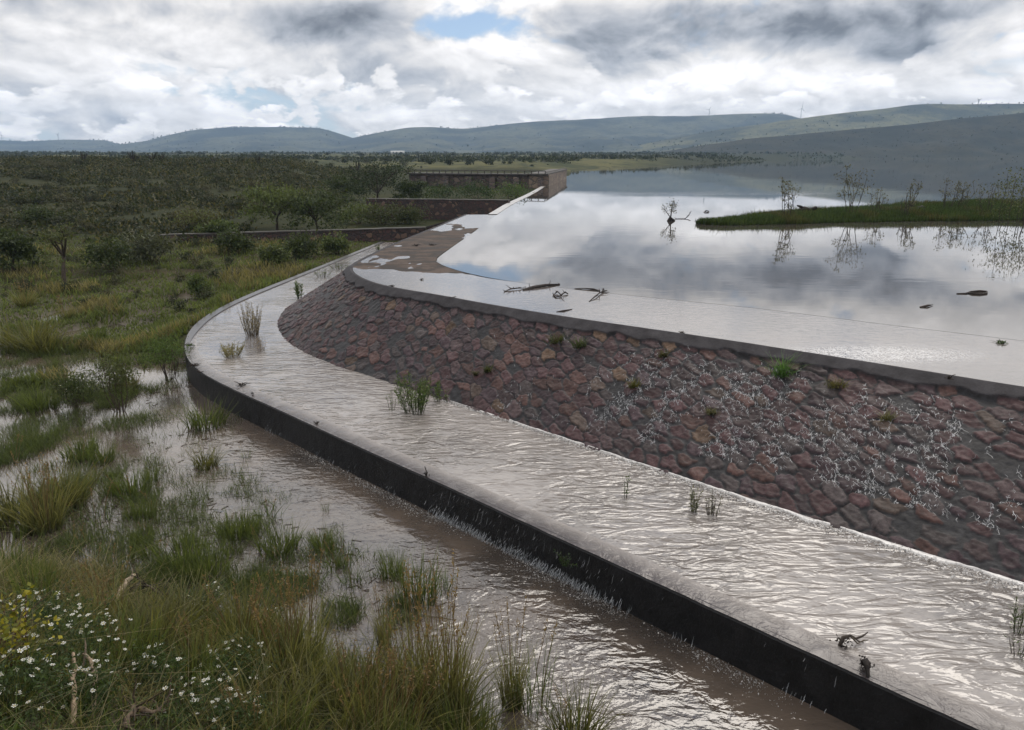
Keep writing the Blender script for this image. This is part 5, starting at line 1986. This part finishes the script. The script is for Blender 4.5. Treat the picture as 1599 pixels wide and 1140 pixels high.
lake_log([(1494, 459, .01), (1508, 459, .02), (1516, 457, .03), (1530, 455.5, .02), (1541, 456.5, .02), (1541, 459, .02), (1530, 460.5, .02), (1518, 459.5, .03), (1512, 458.5, .02)], Z2, [.03, .03, .04, .045, .045, .05, .05, .05, .03], 'looped black branch like a noose floating in the lake')
lake_log([(1099, 332, 0), (1102, 330, .05), (1107, 331, .04), (1106, 333, .0), (1100, 333, .0)], Z2, [.05, .06, .06, .05, .04], 'tiny ring of wood left of the island tip')
debris(1565, 536, Z2, 8, .22, 'leafy green sprig stranded in the film of water on the crest', 'leaf_sprig', .6, (.05, .06, .03), .006, 60, 'plant')
debris(1482, 592, Z2, 8, .16, 'dark clump snagged on the concrete lip at the right', up=1.5, r=.012)
debris(1066, 521, Z2, 6, .14, 'small dark clump snagged on the concrete lip', up=.6)
debris(708, 465, Z2, 3, .12, 'small dark lump on the lip near the corner', up=.8)
debris(659, 437, Z2, 3, .14, 'small dark lump in the wet patch behind the corner', up=.8)
debris(612, 447, Z2, 4, .2, 'flat dark scrap on the lip at the rounded corner', up=.2)
debris(650, 384, Z2 + .02, 5, .3, 'dark debris scrap on the dry part of the crest', up=.3)
debris(674, 383, Z2 + .02, 5, .3, 'second dark debris scrap on the dry crest, right of the first', up=.2)

# stump with branch left of the island
x, y = [float(q) for q in at(1047, 345, Z2)]
D = math.hypot(y, 4.2)
t = tag(empty('flooded_tree', (x, y, Z2 - .1)), 'small flooded tree with a dark stump base left of the island', 'tree')
m = MB()
m.tube([(-.25, 0, -.1), (0, 0, .28), (.2, 0, .1), (.38, .05, -.1)], [.10, .18, .12, .04], 7, (.02, .016, .014), .4)
m.tube([(0, 0, .1), (.02, 0, .7), (.1, .02, 1.25)], [.05, .04, .012], 6, (.03, .024, .02), .3)
m.tube([(0, 0, .3), (-.3, .05, .7), (-.5, .05, .95)], [.035, .025, .01], 5, (.03, .024, .02), .3)
m.build('trunk', M_WOOD, t)
m = MB()
C = np.array([(.1, 0, 1.3), (-.05, .1, 1.1), (.2, -.1, 1.1), (-.5, 0, .95), (-.35, .1, .8), (.08, 0, .85), (.2, .1, .75)])
k = rng.integers(0, 7, 330)
m.add(*leaves(C[k] + rng.normal(0, .12, (330, 3)), .11, (.06, .06, .035), .4, .4, .2, (.10, .10, .06)))
m.build('crown', M_FOL, t)
lake_log([(1053, 342, .0), (1062, 342, .04), (1070, 342, .03), (1075, 340, .15), (1079, 337, .35)], Z2, [.03, .035, .04, .05, .02], 'thin curved branch floating beside the flooded tree', rag=5)

# island ---------------------------------------------------------------------------
ISL = np.array([(1096, 350), (1130, 352), (1180, 351), (1250, 349), (1350, 347), (1450, 345), (1599, 344), (1750, 342)])
fx_, fy_ = at(ISL[:, 0], ISL[:, 1], Z2)
bx0 = np.interp(fx_, [fx_[0], fx_[0] + 1.5, fx_[0] + 6, fx_[-1]], [.3, 2.0, 6.5, 17])
n = 120
u = np.linspace(0, 1, n)
xs_ = fx_[0] + (fx_[-1] - fx_[0]) * u
yf = np.interp(xs_, fx_, fy_) + .5 * (fbm(xs_ * .5, xs_ * 0, 3, 500) - .5)
dp = np.interp(xs_, fx_, bx0) * np.clip((1 - u) * 12, 0, 1)
nv = 34
v = np.linspace(0, 1, nv)
IX = np.repeat(xs_[:, None], nv, 1)
IY = yf[:, None] + dp[:, None] * v[None]
topz = np.interp(xs_, [xs_[0], xs_[0] + 2.5, xs_[0] + 12, xs_[-1]], [.0, .10, .26, .62])
IZ = Z2 - .25 + .28 * np.minimum(1, 6 * v)[None] * np.minimum(1, 6 * (1 - v))[None] + topz[:, None] * np.sin(np.pi * np.clip(v, 0, 1))[None] ** .7 + .12 * (fbm(IX * .8, IY * .8, 3, 501) - .5)
isl = mesh_np('island', np.stack([IX, IY, IZ], -1).reshape(-1, 3), grid_faces(n, nv), mat_plain('island_mud', (.035, .04, .018), .9, .4, 2, .5, .2), None, True)
if isl.data.polygons[1500].normal.z < 0:
    isl.data.flip_normals()
tag(isl, kind='structure')
m = MB()
N = 46000
iu = rng.random(N) * (n - 1)
iv = rng.random(N) ** 1.35 * (nv - 1)
i0, j0 = iu.astype(int), iv.astype(int)
X, Y, Z = IX[i0, j0] + rng.normal(0, .12, N), IY[i0, j0] + rng.normal(0, .12, N), IZ[i0, j0]
k = Z > Z2 - .28
X, Y, Z = X[k], Y[k], np.maximum(Z[k], Z2 - .05)
f = fbm(X * .5, Y * .5, 3, 503)[:, None]
c1 = np.where(f > .66, np.array([.066, .060, .026]), np.array([.034, .058, .016])) * (.6 + .8 * rng.random((len(X), 1)))
m.add(*blades(np.stack([X, Y, Z - .03], -1), (.18 + .28 * rng.random(len(X))) * (.6 + .8 * f[:, 0]), .05, .3, (.03, .045, .015), c1, .3, 2, .4))
for _ in range(130):
    i0 = int(rng.integers(2, n - 2))
    j0 = int(rng.integers(0, 5)) if rng.random() < .6 else int(rng.integers(5, nv - 4))
    c_ = np.array([IX[i0, j0], IY[i0, j0] - (.25 if j0 < 2 else 0), max(IZ[i0, j0], Z2) - .05])
    k_ = int(rng.integers(12, 40))
    m.add(*blades(c_ + rng.normal(0, 1, (k_, 3)) * [.28, .18, 0], rng.uniform(.3, .85) * (.5 + .5 * rng.random(k_)), .04, .22, (.03, .045, .015), (.06, .085, .025), .4, 2, .3))
tag(m.build('island_grass', M_GRASS), 'dark green grass covering the long low island', kind='stuff')

IS = [(1229, 326, 284, 30, 420, .34, 'slender upright tree on the island, leftmost and nearest its tip'),
      (1328, 318, 274, 46, 560, .2, 'broad open tree with several stems on the island'),
      (1372, 312, 296, 24, 120, .2, 'small leafless sapling right of the broad open tree'),
      (1424, 311, 286, 22, 260, .2, 'small leafy tree beside a dark log on the island'),
      (1482, 308, 286, 26, 240, .2, 'twiggy shrub on the back edge of the island'),
      (1503, 308, 284, 30, 320, .2, 'leafier shrub right of the twiggy one on the island'),
      (1545, 305, 288, 34, 180, .2, 'thin spreading shrub on the island before the big bush'),
      (1415, 322, 300, 14, 60, .2, 'tiny twiggy shoot in front of the small leafy tree')]
for (px, pb, pt, wp, nl, _t, lab) in IS:
    D0 = {1229: 52.2, 1328: 54.5, 1372: 56, 1424: 57.5, 1482: 58, 1503: 58, 1545: 55, 1415: 54}[px]
    X, Y, _z = at_d(px, pb, D0)
    zb = Z2 + .1
    h = at_d(px, pt, D0)[2] - zb
    w = wp / FPX * D0
    t = tag(empty('island_tree', (X, D0, zb - .25)), lab, 'small tree')
    shrub_mesh(t, (h + .25) * 1.12, w * 1.15, nl, .14, (.055, .06, .035), (.11, .11, .065), 6, (.035, .028, .022), .45, clumps=3, aspect=.35, stem_r=.022, open_=.5)
X, Y, zb = at_d(1590, 345, 50.0)
zb = Z2 + .2
t = tag(empty('island_tree', (X, Y, zb - .4)), 'big dense bush with bare twigs at the right edge of the island', 'bush')
shrub_mesh(t, 3.5, 3.2, 1500, .14, (.04, .055, .02), (.10, .11, .04), 10, (.035, .028, .022), .1, clumps=18, stem_r=.018, base_w=.5)
lake_logs = [((1249, 322), (1257, 319), (1266, 321), (1276, 316), 60.5, 'dark forked log lying on the island beside the slender tree'),
             ((1428, 305), (1436, 304), (1443, 302), (1450, 305), 62.0, 'dark log lying on the island back edge beside the small leafy tree')]
for a, b, c, d, D0, lab in lake_logs:
    D0 -= 4.5
    P = np.array([(at_d(q[0], q[1], D0)[0], D0, Z2 + .42 + (a[1] - q[1]) / FPX * D0) for q in (a, b, c, d)])
    m = MB()
    m.tube(P - P[0], [.16, .2, .16, .10], 7, (.018, .015, .013), .5)
    m.tube([(P[1] - P[0]), (P[1] - P[0]) + [-.3, 0, .18], (P[1] - P[0]) + [-.55, 0, .25]], [.10, .09, .05], 6, (.018, .015, .013), .4)
    m.tube([P[0] - P[0] + [.1, 0, -.25], P[0] - P[0] + [.25, 0, .05], P[1] - P[0]], [.12, .14, .12], 6, (.018, .015, .013), .4)
    o = m.build('driftwood', M_WOOD)
    o.location = P[0]
    tag(o, lab, 'driftwood')

# driftwood on the near bank ------------------------------------------------------
def bank_log(pix, lab, radii, c, name='driftwood', cat='driftwood', lift=None, twigs=0):
    P = []
    for i_, (a, b) in enumerate(pix):
        x, y, z = ground_hit(a, b)
        P.append((x, y, z + (lift[i_] if lift else .05)))
    P = np.array(P)
    o0 = P[0].copy()
    m = MB()
    Q = P - o0
    uu = np.linspace(0, 1, 14)
    Qs = np.stack([np.interp(uu, np.linspace(0, 1, len(Q)), Q[:, i]) for i in range(3)], -1) + rng.normal(0, .008, (14, 3))
    rs_ = np.interp(uu, np.linspace(0, 1, len(radii)), radii)
    m.tube(Qs, rs_, 8, c, .5)
    for _ in range(twigs):
        q = Qs[int(rng.integers(0, 14))]
        e = q + rng.normal(0, .14, 3) + [0, 0, .06]
        m.tube([q, (q + e) / 2 + rng.normal(0, .02, 3), e], [.012, .009, .003], 5, tuple(.6 * k for k in c), .3)
    o = m.build(name, M_WOOD)
    o.location = o0
    return tag(o, lab, cat)


bank_log([(178, 962), (190, 945), (205, 930), (214, 922)], 'pale grey brown driftwood branch lying among the daisies', [.035, .045, .035, .025], (.24, .19, .135), lift=[.16, .20, .26, .28], twigs=5)
bank_log([(205, 935), (225, 934), (240, 938), (262, 945)], 'dark tangled twigs behind the pale driftwood branch', [.03, .02, .02, .01], (.04, .03, .022), lift=[.16, .24, .22, .12], twigs=26)
bank_log([(118, 1150), (122, 1115), (128, 1090)], 'pale upright dead stem at the bottom left of the bank', [.022, .025, .014], (.24, .18, .12), 'dead_branch', 'dead branch', [.1, .3, .5])
bank_log([(148, 1135), (158, 1105), (152, 1092), (140, 1082)], 'pale curved dead root beside the upright stem', [.02, .026, .02, .012], (.24, .185, .13), 'dead_root', 'dead branch', [.12, .34, .44, .46], 4)
bank_log([(195, 1150), (215, 1132), (240, 1140), (262, 1128)], 'brown tangle of dead roots at the bottom edge', [.03, .035, .025, .012], (.11, .08, .055), 'dead_root', 'dead branch', [.1, .2, .2, .15], 18)

# ---------------------------------------------------------------- white water
M_FOAM, t_ = new_mat('foam')
c_ = t_.node('ShaderNodeVertexColor', layer_name='Col').outputs[0]
t_.node('ShaderNodeOutputMaterial', {'Surface': t_.node('ShaderNodeBsdfPrincipled', {'Base Color': c_, 'Roughness': .35, 'Specular IOR Level': .6})})


def ribbons(m, P, W, c):
    """P (N,k,3) path points, W (N,k,3) half width vectors"""
    N_, k_, _ = P.shape
    V = np.stack([P - W, P + W], 2).reshape(-1, 3)
    base = np.arange(N_)[:, None] * k_ * 2
    i = np.arange(k_ - 1)[None] * 2
    F = np.stack([base + i, base + i + 1, base + i + 3, base + i + 2], -1).reshape(-1, 4)
    m.add(V, F, np.repeat(np.asarray(c), k_ * 2, axis=0))


# threads of water running down the stones
u_px = {}
def u_at(px, py):
    (i_, j_), _p = face_hit(px, py)
    return SLEN[i_]


u_lo, u_hi = SLEN[0], u_at(640, 560)
HG = hgt
m = MB()
NT_ = 70000
uu = u_lo + (u_hi - u_lo) * rng.random(NT_)
vv_ = rng.random(NT_) ** .8
dens = fbm((uu - vv_ * 1.1) * 2.1 + 31, vv_ * 1.9 + 7, 3, 600) * .8 + .1 - .05 * sstep(u_at(1080, 640), u_at(900, 560), uu) + .30 * (fbm((uu - vv_ * .9) * 6, vv_ * 4.5, 2, 601) - .5) + .10
uR = u_at(1440, 700)
fall = sstep(u_hi, u_hi - 9, uu) * sstep(.10, .35, vv_)
keep = dens + rng.normal(0, .045, NT_) > (.715 - .10 * fall - .035 * sstep(u_at(1400, 660), u_at(1540, 700), uu))
keep |= rng.random(NT_) < .03 * sstep(u_hi, u_hi - 4, uu)
keep &= rng.random(NT_) < fall * .62
_iu = np.clip(np.interp(uu, SLEN, np.arange(NS)).astype(int), 0, NS - 1)
_iv = np.clip((vv_ * 3.6 / wid[_iu] * (NV - 1)).astype(int), 0, NV - 1)
keep &= (prof[_iu, _iv] < .75) | (rng.random(NT_) < .25)
uu, vv_ = uu[keep], vv_[keep]
K = 9
N_ = len(uu)
PU, PV = np.zeros((N_, K)), np.zeros((N_, K))
PU[:, 0], PV[:, 0] = uu, vv_ * 3.6
L = (.03 + .10 * rng.random(N_) ** 2)
ang = rng.normal(0, .7, N_)
for k in range(1, K):
    ang = ang * .6 + rng.normal(0, 1.0, N_)
    PU[:, k] = PU[:, k - 1] + np.sin(ang) * L / K * 1.6
    PV[:, k] = PV[:, k - 1] + (np.cos(ang) * .8 + .35) * L / K * 1.6


def face_pt(U, V, extra):
    fi = np.interp(U, SLEN, np.arange(NS))
    i0 = np.clip(fi.astype(int), 0, NS - 2)
    a = fi - i0
    wd = wid[i0]
    fj = np.clip(V / wd, 0, .999) * (NV - 1)
    j0 = fj.astype(int)
    j1 = np.minimum(j0 + 1, NV - 1)
    b = (fj - j0)[..., None]
    a = a[..., None]
    Pq = (FV[i0, j0] * (1 - a) + FV[i0 + 1, j0] * a) * (1 - b) + (FV[i0, j1] * (1 - a) + FV[i0 + 1, j1] * a) * b
    return Pq + NRM[i0, j0] * extra


PP = face_pt(PU, PV, .014)
T_ = np.gradient(PP, axis=1)
nn_ = NRM[np.clip(np.interp(PU[:, 0], SLEN, np.arange(NS)).astype(int), 0, NS - 1), 60][:, None, :]
Wd = np.cross(T_, nn_)
Wd /= np.linalg.norm(Wd, axis=2)[..., None] + 1e-9
taper = np.array([.3, .7, 1, 1, .9, .9, .8, .6, .2])[None, :, None]
Wd = Wd * taper * (.0015 + .0042 * rng.random((N_, 1, 1)) ** 2.5)
cc = np.array([.50, .51, .54])[None] * (.25 + .55 * rng.random((N_, 1)))
ribbons(m, PP, Wd, cc)
tag(m.build('water_threads', M_FOAM), 'thin white threads of spilling water running over the red stones', kind='stuff')

# froth along the toe of the face
m = MB()
i_end = int(np.interp(u_at(690, 626), SLEN, np.arange(NS)))
idx = np.arange(0, i_end)
fr = TOE[idx] + (TOE[idx] - CRE[idx]) * -.035
s_ = SLEN[idx]
wk = np.interp(idx, [0, i_end * .5, i_end], [1, .9, .15])
wf = (.06 + .26 * fbm(s_ * 2.2, s_ * 0, 4, 610) ** 1.5) * wk
dirn = (TOE[idx] - CRE[idx])
dirn /= np.linalg.norm(dirn, axis=1)[:, None]
rows_ = []
for q in np.linspace(0, 1, 7):
    zz = Z1 + .008 + .022 * math.sin(math.pi * q) * (.4 + 1.2 * fbm(s_ * 9, s_ * 0 + q * 3, 2, 611)) - (.02 if q in (0, 1) else 0)
    off = (q * wf * (.8 + .5 * fbm(s_ * 7, s_ * 0 + 1, 3, 612)))[:, None]
    rows_.append(np.column_stack([fr + dirn * (off - .05), zz]))
m.add(np.stack(rows_, 1).reshape(-1, 3), grid_faces(len(idx), 7), np.tile([.52, .51, .50], (len(idx) * 7, 1)) * (.75 + .4 * rng.random((len(idx) * 7, 1))))
# loose flecks of froth drifting off it
n = 9000
ii = rng.integers(0, i_end, n)
of = np.abs(rng.normal(0, .22, n)) * wk[ii]
P = np.column_stack([fr[ii] + dirn[ii] * of[:, None], np.full(n, Z1 + .006)])
m.add(*leaves(P, .02 + .025 * rng.random(n), (.5, .49, .48), .2, .8, -.0))
tag(m.build('froth', M_FOAM), 'white froth where the spilling water meets the flooded shelf', kind='stuff')

# drips down the black wall and splash along its foot
m = MB()
ia = int(np.interp(0, [0, 1], [0, 0]))
sel = np.where((OUT[:, 1] < 19.5))[0]
NDR = 6500
ii = rng.choice(sel, NDR)
o2 = OUT[ii] - nin[ii] * (.015 + .05 * rng.random((NDR, 1)))
K = 6
zs = np.linspace(0, 1, K)[None, :]
ztop = np.where(rng.random(NDR) < .12, Z1 - .06 - .5 * rng.random(NDR), .06 + .16 * rng.random(NDR) ** 1.5)[:, None]
zbot = np.maximum(ztop - (.03 + .15 * rng.random((NDR, 1)) ** 1.5), -.02)
PP = np.zeros((NDR, K, 3))
PP[..., 0] = o2[:, None, 0] - nin[ii][:, None, 0] * .05 * zs ** 2 + rng.normal(0, .004, (NDR, K))
PP[..., 1] = o2[:, None, 1] - nin[ii][:, None, 1] * .05 * zs ** 2
PP[..., 2] = ztop + (zbot - ztop) * zs
tt = np.column_stack([tan[ii], np.zeros(NDR)])[:, None, :] * np.array([.3, .7, 1, 1, .8, .4])[None, :, None] * (.0012 + .0035 * rng.random((NDR, 1, 1)) ** 2)
low_ = (ztop[:, 0] < .3)
cc = np.where(low_[:, None], np.array([[.30, .32, .34]]), np.array([[.12, .125, .135]])) * (.5 + .7 * rng.random((NDR, 1)))
dd = fbm(SLEN[ii] * .6, SLEN[ii] * 0, 2, 620)
k = dd + rng.normal(0, .10, NDR) > .50
ribbons(m, PP[k], tt[k], cc[k])
tag(m.build('falling_water', M_FOAM), 'thin threads of water falling down the black wall', kind='stuff')
m = MB()
n = 16000
ii = rng.choice(sel, n)
k = fbm(SLEN[ii] * .9, SLEN[ii] * 0, 3, 621) + rng.normal(0, .08, n) > .46
ii = ii[k]
n = len(ii)
P = np.column_stack([OUT[ii] - nin[ii] * (.05 + np.abs(rng.normal(0, .16, (n, 1)))), .004 + .035 * rng.random(n) ** 3])
m.add(*leaves(P, .012 + .03 * rng.random(n) ** 2, (.30, .29, .28), .4, .6, -.0))
tag(m.build('splash_froth', M_FOAM), 'broken froth along the foot of the black wall', kind='stuff')
